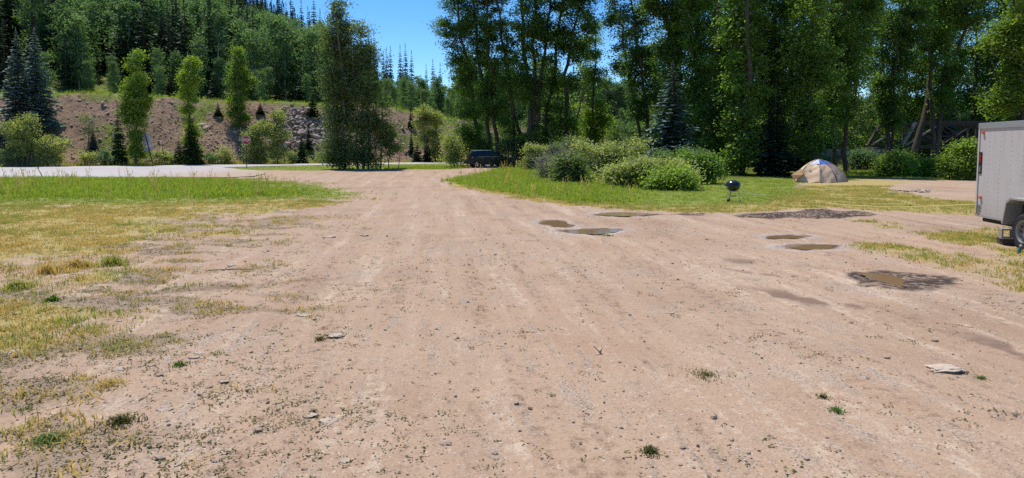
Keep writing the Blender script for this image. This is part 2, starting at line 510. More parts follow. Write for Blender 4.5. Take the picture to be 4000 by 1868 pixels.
def build_ground():
    fine = np.radians(np.linspace(-48, 48, 560))
    coarse = np.radians(np.linspace(48, 312, 46)[1:-1])
    A = np.concatenate([fine, coarse])
    R = np.concatenate([[0.3], np.geomspace(1.6, 120, 430), np.geomspace(120, 2500, 22)[1:]])
    aa, rr = np.meshgrid(A, R)
    X = (np.sin(aa) * rr).ravel(); Y = (np.cos(aa) * rr).ravel()
    z = zones(X, Y)
    h = ground_z(X, Y, z)
    V = np.stack([X, Y, h], 1)
    nr, na = len(R), len(A)
    idx = np.arange(nr * na).reshape(nr, na)
    nx = np.roll(idx, -1, axis=1)
    Fq = np.stack([idx[:-1], idx[1:], nx[1:], nx[:-1]], -1).reshape(-1, 4)
    V = np.vstack([V, [[0, 0, float(h[:na].mean())]]])
    tri = np.stack([np.full(na, len(V) - 1), idx[0], nx[0]], -1)
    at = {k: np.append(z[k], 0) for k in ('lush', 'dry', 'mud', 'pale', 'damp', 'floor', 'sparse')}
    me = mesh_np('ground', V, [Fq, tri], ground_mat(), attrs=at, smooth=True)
    return tag(link('ground', me), 'bare reddish dirt lot with patches of dry and green grass', kind='structure')

def ground_mat():
    m, n, l, p = new_mat('dirt')
    tc = n.new('ShaderNodeTexCoord')
    def noise(scale, det=5, rough=0.6, vec=None):
        q = n.new('ShaderNodeTexNoise')
        q.inputs['Scale'].default_value = scale; q.inputs['Detail'].default_value = det; q.inputs['Roughness'].default_value = rough
        l.new(vec or tc.outputs['Object'], q.inputs['Vector'])
        return q.outputs['Fac']
    def ramp(fac, stops):
        r = n.new('ShaderNodeValToRGB')
        e = r.color_ramp.elements
        e[0].position, e[0].color = stops[0][0], rgb(stops[0][1])
        e[1].position, e[1].color = stops[-1][0], rgb(stops[-1][1])
        for ps, c in stops[1:-1]:
            k = e.new(ps); k.color = rgb(c)
        l.new(fac, r.inputs[0])
        return r.outputs[0]
    def mix(fac, a, b, mode='MIX'):
        q = n.new('ShaderNodeMix'); q.data_type = 'RGBA'; q.blend_type = mode
        for s, v in ((0, fac), (6, a), (7, b)):
            if hasattr(v, 'links'): l.new(v, q.inputs[s])
            elif isinstance(v, (int, float)): q.inputs[s].default_value = v
            else: q.inputs[s].default_value = rgb(v)
        return q.outputs[2]
    def math_(op, a, b, clamp=False):
        q = n.new('ShaderNodeMath'); q.operation = op; q.use_clamp = clamp
        for s, v in ((0, a), (1, b)):
            if hasattr(v, 'links'): l.new(v, q.inputs[s])
            else: q.inputs[s].default_value = v
        return q.outputs[0]
    def attr(k):
        q = n.new('ShaderNodeAttribute'); q.attribute_name = k
        return q.outputs['Fac']
    def edge(a, nz, lo, hi):          # mask + noise, thresholded
        s = math_('ADD', a, math_('MULTIPLY', math_('SUBTRACT', nz, 0.5), 1.0))
        q = n.new('ShaderNodeMapRange'); q.interpolation_type = 'SMOOTHSTEP'
        q.inputs['From Min'].default_value = lo; q.inputs['From Max'].default_value = hi
        l.new(s, q.inputs['Value'])
        return q.outputs[0]
    big, mid, fine_, tiny = noise(0.22, 4), noise(1.3, 6, 0.65), noise(9, 6, 0.7), noise(55, 4, 0.75)
    m0 = n.new('ShaderNodeMapping'); m0.inputs['Rotation'].default_value = (0, 0, -0.11)
    l.new(tc.outputs['Object'], m0.inputs['Vector'])
    mp = n.new('ShaderNodeMapping'); mp.inputs['Scale'].default_value = (2.2, 0.16, 1)
    l.new(m0.outputs[0], mp.inputs['Vector'])
    streak = noise(1.0, 6, 0.65, mp.outputs[0])
    c = ramp(big, [(0.34, (0.340, 0.222, 0.138)), (0.50, (0.448, 0.312, 0.204)), (0.66, (0.390, 0.242, 0.146))])
    c = mix(math_('MULTIPLY', math_('SUBTRACT', 1.0, mid), 0.75), c, (0.345, 0.222, 0.150))
    c = mix(edge(math_('MULTIPLY', streak, 1.0), fine_, 0.52, 0.74), c, (0.500, 0.375, 0.265))
    c = mix(edge(math_('SUBTRACT', 1.0, streak), fine_, 0.53, 0.80), c, (0.245, 0.152, 0.096))
    m3 = n.new('ShaderNodeMapping'); m3.inputs['Scale'].default_value = (9.0, 1.1, 1); l.new(m0.outputs[0], m3.inputs['Vector'])
    st2 = noise(1.0, 5, 0.6, m3.outputs[0])
    gp = noise(0.55, 6, 0.7)
    c = mix(math_('MULTIPLY', edge(st2, fine_, 0.56, 0.80), 0.75), c, (0.225, 0.150, 0.098))
    gf = edge(gp, st2, 0.52, 0.78)
    c = mix(math_('MULTIPLY', gf, 0.75), c, ramp(tiny, [(0.34, (0.12, 0.088, 0.066)), (0.48, (0.33, 0.250, 0.185)), (0.66, (0.56, 0.47, 0.385))]))
    c = mix(0.8, c, ramp(tiny, [(0.30, (0.36, 0.33, 0.31)), (0.46, (0.95, 0.95, 0.95)), (0.56, (1, 1, 1)), (0.72, (1.35, 1.35, 1.35))]), 'MULTIPLY')
    vo = n.new('ShaderNodeTexVoronoi'); vo.inputs['Scale'].default_value = 28; vo.inputs['Randomness'].default_value = 1
    l.new(tc.outputs['Object'], vo.inputs['Vector'])
    grit = n.new('ShaderNodeMapRange'); grit.inputs['From Min'].default_value = 0.30; grit.inputs['From Max'].default_value = 0.16
    l.new(vo.outputs['Distance'], grit.inputs['Value'])
    sel = n.new('ShaderNodeSeparateColor'); l.new(vo.outputs['Color'], sel.inputs[0])
    gsel = math_('MULTIPLY', grit.outputs[0], math_('GREATER_THAN', sel.outputs[0], 0.72))
    c = mix(math_('MULTIPLY', gsel, 0.75), c, ramp(sel.outputs[1], [(0.2, (0.24, 0.18, 0.15)), (0.5, (0.50, 0.42, 0.35)), (0.9, (0.62, 0.56, 0.50))]))
    # dry turf, green turf, woodland floor
    c = mix(math_('MULTIPLY', edge(attr('sparse'), fine_, 0.35, 0.9), 0.7), c, mix(tiny, (0.15, 0.105, 0.068), (0.33, 0.24, 0.17)))
    c = mix(edge(attr('damp'), fine_, 0.25, 0.9), c, (0.205, 0.130, 0.090))
    dry = mix(fine_, (0.33, 0.240, 0.075), (0.50, 0.38, 0.145))
    dry = mix(math_('MULTIPLY', mid, 0.5), dry, (0.17, 0.17, 0.05))
    c = mix(math_('MULTIPLY', edge(attr('dry'), math_('ADD', math_('MULTIPLY', fine_, 0.7), math_('MULTIPLY', tiny, 0.3)), 0.38, 0.75), 0.92), c, dry)
    lush = mix(fine_, (0.120, 0.160, 0.020), (0.260, 0.280, 0.055))
    c = mix(edge(attr('lush'), fine_, 0.4, 0.75), c, lush)
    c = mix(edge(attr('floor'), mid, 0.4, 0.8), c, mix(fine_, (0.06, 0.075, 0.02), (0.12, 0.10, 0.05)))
    c = mix(math_('MULTIPLY', edge(attr('pale'), fine_, 0.6, 1.1), 0.55), c, mix(edge(fine_, tiny, 0.45, 0.6), (0.24, 0.20, 0.18), (0.56, 0.52, 0.47)))
    m2 = n.new('ShaderNodeMapping'); m2.inputs['Scale'].default_value = (0.9, 3.2, 1)
    l.new(tc.outputs['Object'], m2.inputs['Vector'])
    mst = noise(1.0, 7, 0.7, m2.outputs[0])
    mudc = mix(edge(mst, fine_, 0.46, 0.62), (0.050, 0.031, 0.020), (0.26, 0.178, 0.122))
    mudf = edge(attr('mud'), mst, 0.35, 0.6)
    c = mix(mudf, c, mudc)
    l.new(c, p.inputs['Base Color'])
    r = n.new('ShaderNodeMapRange'); r.inputs['To Min'].default_value = 0.95; r.inputs['To Max'].default_value = 0.8
    l.new(mudf, r.inputs['Value']); l.new(r.outputs[0], p.inputs['Roughness'])
    p.inputs['Specular IOR Level'].default_value = 0.25
    b = n.new('ShaderNodeBump'); b.inputs['Strength'].default_value = 0.55; b.inputs['Distance'].default_value = 0.03
    hh = math_('ADD', math_('ADD', math_('MULTIPLY', fine_, 0.8), math_('MULTIPLY', tiny, 0.35)), math_('MULTIPLY', gsel, 0.25))
    l.new(hh, b.inputs['Height']); l.new(b.outputs[0], p.inputs['Normal'])
    return m

ground = build_ground()

def flat_poly(name, pts, z, mat, label, kind='structure', thick=0.0):
    bm = bmesh.new()
    vs_ = [bm.verts.new((x, y, z)) for x, y in pts]
    f = bm.faces.new(vs_)
    if f.normal.z < 0: f.normal_flip()
    bmesh.ops.triangulate(bm, faces=bm.faces)
    bm.normal_update()
    for f in bm.faces:
        if f.normal.z < 0: f.normal_flip()
    me = bpy.data.meshes.new(name); bm.to_mesh(me); bm.free()
    me.materials.append(mat)
    return tag(link(name, me), label, kind=kind)

def asphalt_mat(name, a, b):
    m, n, l, p = new_mat(name)
    tc = n.new('ShaderNodeTexCoord')
    mp = n.new('ShaderNodeMapping'); mp.inputs['Rotation'].default_value = (0, 0, -math.atan2(TY, TX)); mp.inputs['Scale'].default_value = (0.05, 0.9, 1)
    l.new(tc.outputs['Object'], mp.inputs['Vector'])
    q = n.new('ShaderNodeTexNoise'); q.inputs['Scale'].default_value = 1.0; q.inputs['Detail'].default_value = 6
    l.new(mp.outputs[0], q.inputs['Vector'])
    q2 = n.new('ShaderNodeTexNoise'); q2.inputs['Scale'].default_value = 40; q2.inputs['Detail'].default_value = 4
    l.new(tc.outputs['Object'], q2.inputs['Vector'])
    ad = n.new('ShaderNodeMath'); ad.operation = 'MULTIPLY_ADD'; ad.inputs[1].default_value = 0.4
    l.new(q2.outputs['Fac'], ad.inputs[0]); l.new(q.outputs['Fac'], ad.inputs[2])
    r = n.new('ShaderNodeValToRGB')
    r.color_ramp.elements[0].position = 0.45; r.color_ramp.elements[0].color = rgb(a)
    r.color_ramp.elements[1].position = 0.85; r.color_ramp.elements[1].color = rgb(b)
    l.new(ad.outputs[0], r.inputs[0]); l.new(r.outputs[0], p.inputs['Base Color'])
    p.inputs['Roughness'].default_value = 0.9; p.inputs['Specular IOR Level'].default_value = 0.2
    return m
def dusty(m):
    n, l = m.node_tree.nodes, m.node_tree.links
    p = n['Principled BSDF']
    src = p.inputs['Base Color'].links[0].from_socket
    tc = n.new('ShaderNodeTexCoord'); sx = n.new('ShaderNodeSeparateXYZ'); l.new(tc.outputs['Object'], sx.inputs[0])
    q = n.new('ShaderNodeTexNoise'); q.inputs['Scale'].default_value = .5; q.inputs['Detail'].default_value = 8; l.new(tc.outputs['Object'], q.inputs['Vector'])
    a = n.new('ShaderNodeMath'); a.operation = 'MULTIPLY_ADD'; a.inputs[1].default_value = 9; l.new(q.outputs['Fac'], a.inputs[0]); l.new(sx.outputs[0], a.inputs[2])
    r = n.new('ShaderNodeMapRange'); r.inputs['From Min'].default_value = -23; r.inputs['From Max'].default_value = -16; l.new(a.outputs[0], r.inputs['Value'])
    mx = n.new('ShaderNodeMix'); mx.data_type = 'RGBA'; mx.inputs[7].default_value = (0.40, 0.29, 0.215, 1)
    l.new(r.outputs[0], mx.inputs[0]); l.new(src, mx.inputs[6]); l.new(mx.outputs[2], p.inputs['Base Color'])
    return m
M['asphalt'] = asphalt_mat('asphalt', (0.36, 0.325, 0.305), (0.48, 0.445, 0.42))
M['asphalt_apron'] = dusty(asphalt_mat('asphalt_apron', (0.35, 0.31, 0.29), (0.48, 0.435, 0.405)))
M['paint_white'] = mat_plain('paint_white', (0.72, 0.71, 0.68), 0.8, noise=0.2, scale=3)
M['paint_yellow'] = mat_plain('paint_yellow', (0.62, 0.42, 0.06), 0.8, noise=0.2, scale=3)
flat_poly('highway', Z_HWY, 0.030, M['asphalt'], 'pale sun-bleached two-lane highway along the foot of the bank')
flat_poly('side_road', Z_APRON, 0.025, M['asphalt_apron'], 'pale asphalt side road mouth that meets the dirt drive')
for a, nm in ((-0.45, 'edge_line'), (-HW + 0.6, 'edge_line')):
    flat_poly(nm, strip(a - 0.06, a + 0.06, -130, 190), 0.034, M['paint_white'], 'thin white line painted along the edge of the highway')
for a in (-HW / 2 - 0.14, -HW / 2 + 0.14):
    flat_poly('centre_line', strip(a - 0.05, a + 0.05, -130, 190), 0.034, M['paint_yellow'], 'double yellow line painted along the middle of the highway')

def water_mat():
    m, n, l, p = new_mat('muddy_water')
    p.inputs['Base Color'].default_value = (0.245, 0.145, 0.075, 1)
    p.inputs['Roughness'].default_value = 0.08
    p.inputs['Specular IOR Level'].default_value = 0.22
    tc = n.new('ShaderNodeTexCoord'); q = n.new('ShaderNodeTexNoise'); q.inputs['Scale'].default_value = 6
    l.new(tc.outputs['Object'], q.inputs['Vector'])
    b = n.new('ShaderNodeBump'); b.inputs['Strength'].default_value = 0.04; b.inputs['Distance'].default_value = 0.01
    l.new(q.outputs['Fac'], b.inputs['Height']); l.new(b.outputs[0], p.inputs['Normal'])
    return m
M['water'] = water_mat()
for pts, lab in PUDDLES:
    P = np.array(pts)
    lvl = float(np.median(ground_z(P[:, 0], P[:, 1]))) + .006
    c = P.mean(0)
    big_ = [tuple(c + (q - c) * 1.10) for q in P]
    flat_poly('puddle', big_, lvl, M['water'], lab)

# bank and hill
def hill_mat():
    m, n, l, p = new_mat('hill_turf')
    tc = n.new('ShaderNodeTexCoord'); q = n.new('ShaderNodeTexNoise'); q.inputs['Scale'].default_value = 0.6; q.inputs['Detail'].default_value = 8
    l.new(tc.outputs['Object'], q.inputs['Vector'])
    r = n.new('ShaderNodeValToRGB')
    r.color_ramp.elements[0].position = 0.3; r.color_ramp.elements[0].color = (0.085, 0.115, 0.025, 1)
    r.color_ramp.elements[1].position = 0.7; r.color_ramp.elements[1].color = (0.175, 0.180, 0.055, 1)
    l.new(q.outputs['Fac'], r.inputs[0]); l.new(r.outputs[0], p.inputs['Base Color'])
    p.inputs['Roughness'].default_value = 1; p.inputs['Specular IOR Level'].default_value = 0.1
    return m
def bank_mat():
    m, n, l, p = new_mat('bank_earth')
    tc = n.new('ShaderNodeTexCoord')
    def noise(s, d=6, r=0.65):
        q = n.new('ShaderNodeTexNoise'); q.inputs['Scale'].default_value = s; q.inputs['Detail'].default_value = d; q.inputs['Roughness'].default_value = r
        l.new(tc.outputs['Object'], q.inputs['Vector']); return q.outputs['Fac']
    a, b_, c_ = noise(0.25, 4), noise(2.2), noise(7)
    r = n.new('ShaderNodeValToRGB')
    e = r.color_ramp.elements
    e[0].position = 0.32; e[0].color = (0.165, 0.102, 0.066, 1)
    e[1].position = 0.68; e[1].color = (0.350, 0.238, 0.155, 1)
    l.new(b_, r.inputs[0])
    g = n.new('ShaderNodeAttribute'); g.attribute_name = 'green'
    ad = n.new('ShaderNodeMath'); ad.operation = 'ADD'; l.new(g.outputs['Fac'], ad.inputs[0])
    sb = n.new('ShaderNodeMath'); sb.operation = 'SUBTRACT'; sb.inputs[1].default_value = 0.5; l.new(c_, sb.inputs[0]); l.new(sb.outputs[0], ad.inputs[1])
    mr = n.new('ShaderNodeMapRange'); mr.inputs['From Min'].default_value = 0.4; mr.inputs['From Max'].default_value = 0.75; l.new(ad.outputs[0], mr.inputs['Value'])
    mx = n.new('ShaderNodeMix'); mx.data_type = 'RGBA'; mx.inputs[7].default_value = (0.165, 0.19, 0.045, 1)
    l.new(mr.outputs[0], mx.inputs[0]); l.new(r.outputs[0], mx.inputs[6])
    l.new(mx.outputs[2], p.inputs['Base Color'])
    p.inputs['Roughness'].default_value = 1; p.inputs['Specular IOR Level'].default_value = 0.1
    bp = n.new('ShaderNodeBump'); bp.inputs['Strength'].default_value = 0.9; bp.inputs['Distance'].default_value = 0.15
    l.new(b_, bp.inputs['Height']); l.new(bp.outputs[0], p.inputs['Normal'])
    return m
def terr_grid(t, o, bumpy):
    tt, oo = np.meshgrid(t, o)
    X = FX + TX * tt - TY * oo; Y = FY + TY * tt + TX * oo
    Z = T(X, Y)
    if bumpy:
        e = sstep(0, 1.5, oo - 2.5) * (1 - sstep(11, 15, oo))
        Z = Z + e * (0.7 * (fbm(tt * 0.35, oo * 0.35, 90, 4) - 0.5) + 0.5 * (fbm(tt * 1.6, oo * 1.0, 91, 3) - 0.5))
        Z = Z - 0.06 * (oo < 2.6)
    n, k = tt.shape
    idx = np.arange(n * k).reshape(n, k)
    Fq = np.stack([idx[:-1, :-1], idx[:-1, 1:], idx[1:, 1:], idx[1:, :-1]], -1).reshape(-1, 4)
    return X.ravel(), Y.ravel(), Z.ravel(), tt.ravel(), oo.ravel(), Fq
X_, Y_, Z_, t_, o_, Fq_ = terr_grid(np.arange(-60, 150, 0.45), np.arange(1.2, 24, 0.45), True)
gr_ = np.maximum(sstep(11.5, 13.5, o_ + (fbm(t_ * 0.5, o_ * 0.5, 14) - 0.5) * 2), 0.75 * (1 - sstep(2.0, 3.6, o_)))
gr_ = np.maximum(gr_, 0.75 * sstep(0.54, 0.64, fbm(t_ * 0.22, o_ * 0.3, 15)) )
bank = tag(link('dirt_bank', mesh_np('dirt_bank', np.stack([X_, Y_, Z_], 1), [Fq_], bank_mat(), attrs={'green': gr_}, smooth=True)),
           'steep reddish roadside bank of earth and loose rock', kind='structure')
def bank_z(t, o):
    X = FX + TX * t - TY * o; Y = FY + TY * t + TX * o
    e = sstep(0, 1.5, o - 2.5) * (1 - sstep(11, 15, o))
    return X, Y, T(X, Y) + e * (0.7 * (fbm(t * 0.35, o * 0.35, 90, 4) - 0.5) + 0.5 * (fbm(t * 1.6, o * 1.0, 91, 3) - 0.5))
X_, Y_, Z_, t_, o_, Fq_ = terr_grid(np.arange(-330, 560, 5.0), np.concatenate([[23.4], np.arange(26, 420, 5.0)]), False)
hill = tag(link('hill', mesh_np('hill', np.stack([X_, Y_, Z_ - 0.05], 1), [Fq_], hill_mat(), smooth=True)), 'wooded hillside rising beyond the bank', kind='structure')

# ------------------------------------------------------------------ geometry-node scatter for uncountable stuff
def scatter(name, pts, rot, scl, idx, sources, label, parent=None, kind='stuff'):
    src = bpy.data.collections.new(name + '_sources')
    for i, me in enumerate(sources):
        o = bpy.data.objects.new('%s_source_%02d' % (name, i), me)
        src.objects.link(o)
    me = bpy.data.meshes.new(name)
    n = len(pts)
    me.vertices.add(n)
    me.vertices.foreach_set('co', np.asarray(pts, np.float32).ravel())
    a = me.attributes.new('rot', 'FLOAT_VECTOR', 'POINT'); a.data.foreach_set('vector', np.asarray(rot, np.float32).ravel())
    a = me.attributes.new('scl', 'FLOAT_VECTOR', 'POINT')
    scl = np.asarray(scl, np.float32)
    if scl.ndim == 1: scl = np.repeat(scl[:, None], 3, 1)
    a.data.foreach_set('vector', scl.ravel())
    a = me.attributes.new('idx', 'INT', 'POINT'); a.data.foreach_set('value', np.asarray(idx, np.int32))
    ob = link(name, me, parent)
    ng = bpy.data.node_groups.new(name + '_nodes', 'GeometryNodeTree')
    ng.interface.new_socket('Geometry', in_out='INPUT', socket_type='NodeSocketGeometry')
    ng.interface.new_socket('Geometry', in_out='OUTPUT', socket_type='NodeSocketGeometry')
    N = ng.nodes; L = ng.links
    gi = N.new('NodeGroupInput'); go = N.new('NodeGroupOutput')
    ip = N.new('GeometryNodeInstanceOnPoints')
    ci = N.new('GeometryNodeCollectionInfo')
    ci.inputs['Collection'].default_value = src
    ci.inputs['Separate Children'].default_value = True
    ci.inputs['Reset Children'].default_value = True
    def at(k, t):
        q = N.new('GeometryNodeInputNamedAttribute'); q.data_type = t; q.inputs['Name'].default_value = k
        return [s for s in q.outputs if s.enabled and s.name == 'Attribute'][0]
    L.new(gi.outputs[0], ip.inputs['Points'])
    L.new(ci.outputs[0], ip.inputs['Instance'])
    ip.inputs['Pick Instance'].default_value = True
    L.new(at('idx', 'INT'), ip.inputs['Instance Index'])
    er = N.new('FunctionNodeEulerToRotation')
    L.new(at('rot', 'FLOAT_VECTOR'), er.inputs[0])
    L.new(er.outputs[0], ip.inputs['Rotation'])
    L.new(at('scl', 'FLOAT_VECTOR'), ip.inputs['Scale'])
    L.new(ip.outputs[0], go.inputs[0])
    md = ob.modifiers.new('scatter', 'NODES'); md.node_group = ng
    return tag(ob, label, kind=kind)

def zrot(n, tilt=0.0):
    r = np.zeros((n, 3)); r[:, 2] = RNG.uniform(0, 6.283, n)
    if tilt: r[:, :2] = RNG.normal(0, tilt, (n, 2))
    return r

# ------------------------------------------------------------------ plants: leaf cards, conifers, broadleaf trees
def kites(C, size, rng, asp=0.65, flat=0.0):
    n = len(C)
    a = rng.normal(size=(n, 3)); 
    nrm = rng.normal(size=(n, 3)); nrm[:, 2] = np.abs(nrm[:, 2]) + flat
    nrm /= np.linalg.norm(nrm, axis=1)[:, None]
    a -= (a * nrm).sum(1)[:, None] * nrm
    a /= np.linalg.norm(a, axis=1)[:, None] + 1e-9
    b = np.cross(nrm, a)
    s = size[:, None]
    f = nrm * s * 0.10
    V = np.stack([C + a * s * .55, C - a * s * .45 + b * s * .5 * asp + f, C - a * s * .45 - b * s * .5 * asp], 1).reshape(-1, 3)
    return V, np.arange(3 * n).reshape(n, 3)

def conifer_parts(h, r, whorls, per, sprays, seed, skirt=0.04, droop=0.35, narrow=0.85, gap=0.0):
    """crown kites and trunk tube of a spruce"""
    rng = np.random.default_rng(seed)
    Vs = []; tint = []
    for w in range(whorls):
        t = (w + rng.uniform(-.3, .3)) / whorls
        t = skirt + (1 - skirt) * max(0, t)
        R = r * (1 - t) ** narrow * rng.uniform(0.75, 1.12) + 0.03 * r
        z0 = h * t
        nb = max(4, int(per * (1 - 0.55 * t)))
        for k in range(nb):
            if rng.random() < gap: continue
            az = 2 * math.pi * (k + rng.uniform(-.35, .35)) / nb + w * 1.3
            Rb = R * rng.uniform(0.72, 1.12)
            d = np.array([math.cos(az), math.sin(az), 0])
            s_ = np.array([-d[1], d[0], 0])
            tb = rng.uniform(0, 1)
            dr = droop * rng.uniform(0.6, 1.3)
            for q in range(sprays):
                f = (q + 0.6) / sprays * rng.uniform(0.9, 1.08)
                base = np.array([0, 0, z0]) + d * Rb * f - np.array([0, 0, Rb * dr * f * (1.0 - 0.35 * f)])
                for sd in (-1, 0, 1):
                    if sd and rng.random() < 0.2: continue
                    L = Rb / sprays * (1.95 if sd == 0 else 1.75) * rng.uniform(.8, 1.25)
                    wd = L * rng.uniform(0.5, 0.75)
                    dd = d + s_ * sd * rng.uniform(0.6, 1.1) + np.array([0, 0, rng.uniform(-.35, .12)])
                    dd /= np.linalg.norm(dd)
                    sw = np.cross(dd, [0, 0, 1.0]); sw /= np.linalg.norm(sw) + 1e-9
                    sw = sw * 1.0 + np.array([0, 0, rng.uniform(-.5, .5)])
                    p0 = base
                    Vs.append([p0, p0 + dd * L * .55 + sw * wd * .5, p0 + dd * L, p0 + dd * L * .55 - sw * wd * .5 + np.array([0, 0, -.1 * L])])
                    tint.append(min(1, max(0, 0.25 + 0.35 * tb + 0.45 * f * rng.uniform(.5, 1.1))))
    # leader
    for k in range(5):
        az = k * 1.26
        p0 = np.array([0, 0, h * (0.97 - 0.012 * k)])
        L = h * 0.045
        Vs.append([p0, p0 + [math.cos(az) * L * .3, math.sin(az) * L * .3, L * .5], p0 + [0, 0, L], p0 + [-math.sin(az) * L * .3, math.cos(az) * L * .3, L * .4]])
        tint.append(.6)
    V = np.array(Vs).reshape(-1, 3)
    Fk = np.arange(len(V)).reshape(-1, 4)
    tv, tf = tube([(0, 0, -0.3), (0, 0, h * .3), (0, 0, h * .7), (0, 0, h * .98)], [h * .016 + .03, h * .012 + .02, h * .007 + .01, 0.01], 6)
    return V, Fk, np.repeat(tint, 4), tv, tf

def pair_meshes(name, cr, leaf, bark):
    V, Fk, tint, tv, tf = cr
    return mesh_np(name + '_crown', V, [Fk], leaf, attrs={'tint': tint}), mesh_np(name + '_trunk', tv, [tf], bark, smooth=True)

def joined_mesh(name, cr, leaf, bark):
    V, Fk, tint, tv, tf = cr
    return mesh_np(name, np.vstack([V, tv]), [Fk, tf + len(V)], [leaf, bark], midx=[0] * len(Fk) + [1] * len(tf), attrs={'tint': np.concatenate([tint, np.zeros(len(tv))])})

CON = {}
for nm, args, lf in (('blue_a', (10, 2.4, 42, 16, 6, 1), 'needle_blue'), ('blue_b', (10, 2.4, 42, 16, 6, 2), 'needle_blue'),
                     ('green_a', (10, 2.3, 34, 14, 5, 3), 'needle_green'), ('green_b', (10, 2.3, 34, 14, 5, 4), 'needle_green'),
                     ('dark_a', (10, 2.3, 36, 14, 5, 5), 'needle_dark')):
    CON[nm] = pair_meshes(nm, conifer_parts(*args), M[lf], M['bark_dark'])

def copy_part(me, name, parent):
    return link(name, me, parent)

def conifer(kind, label, P, h, r, group=None, rz=None, name='spruce_tree'):
    o = thing(name, label, 'tree', P, rz if rz is not None else random.uniform(0, 6.28), group)
    o.scale = (r / 2.4, r / 2.4, h / 10.0)
    link('crown', CON[kind][0], o); link('trunk', CON[kind][1], o)
    return o

def conifer_px(kind, label, x, ytop, ybase, hw, off=None, Y=None, on=None, group=None):
    """spruce by its photo column, top row and half width; off = metres beyond the far road edge"""
    if on is not None: P = hit(x, on)
    else:
        Y = Y or foot(x, off)
        u = ray(x, 600); P = Vector((u[0] / u[1] * Y, Y, 0)); 
        P.z = max(0, float(T(P.x, P.y))) if off is not None else gz1(P.x, P.y)
    top = PX(x, ytop, P.y).z
    return conifer(kind, label, (P.x, P.y, P.z - 0.1), top - P.z, hw / ppm(P.y), group)

def branch_curve(a, b, rng, sag=0.25):
    a = np.array(a); b = np.array(b)
    m = (a + b) / 2 + np.array([0, 0, -sag * np.linalg.norm((b - a)[:2]) * 0.4]) + rng.normal(0, 0.08, 3) * np.linalg.norm(b - a)
    t = np.linspace(0, 1, 5)[:, None]
    return (1 - t) ** 2 * a + 2 * t * (1 - t) * m + t * t * b

def broadleaf_parts(stems, blobs, seed, leaf=0.2, lpc=55, csig=0.45, branch_p=0.5, flat=0.3, asp=0.65, bare=0):
    """stems: list of [(x,y,z,r)...]; blobs: (cx,cy,cz,rx,ry,rz,n); all relative to the base"""
    rng = np.random.default_rng(seed)
    tv, tf, off = [], [], 0
    SP = []
    for st in stems:
        st = np.array(st, float)
        k = max(6, 3 * len(st))
        s = np.linspace(0, len(st) - 1, k)
        P = np.stack([np.interp(s, np.arange(len(st)), st[:, i]) for i in range(4)], 1)
        if len(st) > 2:
            P[1:-1, :3] = 0.25 * P[:-2, :3] + .5 * P[1:-1, :3] + .25 * P[2:, :3]
        P[1:-1, :2] += rng.normal(0, 0.05, (k - 2, 2)) * (P[-1, 2] - P[0, 2]) / 8
        v, f = tube(P[:, :3], P[:, 3], 8)
        tv.append(v); tf.append(f + off); off += len(v)
        ss = np.linspace(0, k - 1, 40)
        SP.append(np.stack([np.interp(ss, np.arange(k), P[:, i]) for i in range(4)], 1))
    SP = np.vstack(SP)
    C = []; CT = []
    for cx, cy, cz, rx, ry, rz, n in blobs:
        d = rng.normal(size=(n, 3)); d /= np.linalg.norm(d, axis=1)[:, None]
        rr = rng.random(n) ** 0.45 * rng.uniform(0.85, 1.12, n)
        C.append(np.array([cx, cy, cz]) + d * rr[:, None] * np.array([rx, ry, rz]))
        CT.append(rng.uniform(0, 1, n))
    C = np.vstack(C); CT = np.concatenate(CT)
    keep = C[:, 2] > 0.15
    C, CT = C[keep], CT[keep]
    for i, c in enumerate(C):
        isbare = rng.random() < bare
        if rng.random() > branch_p and not isbare: continue
        dist = np.hypot(SP[:, 0] - c[0], SP[:, 1] - c[1]) + 1.4 * np.abs(SP[:, 2] - (c[2] - 0.55 * np.hypot(SP[:, 0] - c[0], SP[:, 1] - c[1])))
        j = int(np.argmin(dist)); a = SP[j]
        if np.linalg.norm(a[:3] - c) > 9: continue
        P = branch_curve(a[:3], c, rng)
        L = np.linalg.norm(a[:3] - c)
        r0 = min(a[3] * 0.6, 0.012 + 0.016 * L)
        v, f = tube(P, np.linspace(r0, 0.006, 5), 4)
        tv.append(v); tf.append(f + off); off += len(v)
        if isbare:
            for q in range(5):
                e = c + rng.normal(0, .55, 3) + np.array([0, 0, .25])
                v, f = tube(branch_curve(P[rng.integers(2, 5)], e, rng), np.linspace(.012, .004, 5), 3)
                tv.append(v); tf.append(f + off); off += len(v)
    if bare:
        k = rng.random(len(C)) > bare
        C, CT = C[k], CT[k]
    n = len(C)
    cnt = np.maximum(4, (lpc * rng.uniform(.5, 1.5, n)).astype(int))
    R = np.repeat(np.arange(n), cnt)
    cs = csig * rng.uniform(.7, 1.4, n)
    Lp = C[R] + rng.normal(size=(len(R), 3)) * cs[R][:, None] * np.array([1, 1, .6])
    sz = leaf * rng.uniform(.65, 1.35, len(R))
    V, Fk = kites(Lp, sz, rng, asp, flat)
    tint = np.clip(0.5 + (CT[R] - .5) * .8 + rng.normal(0, .2, len(R)), 0, 1)
    return V, Fk, np.repeat(tint, 3), np.vstack(tv), np.vstack(tf)

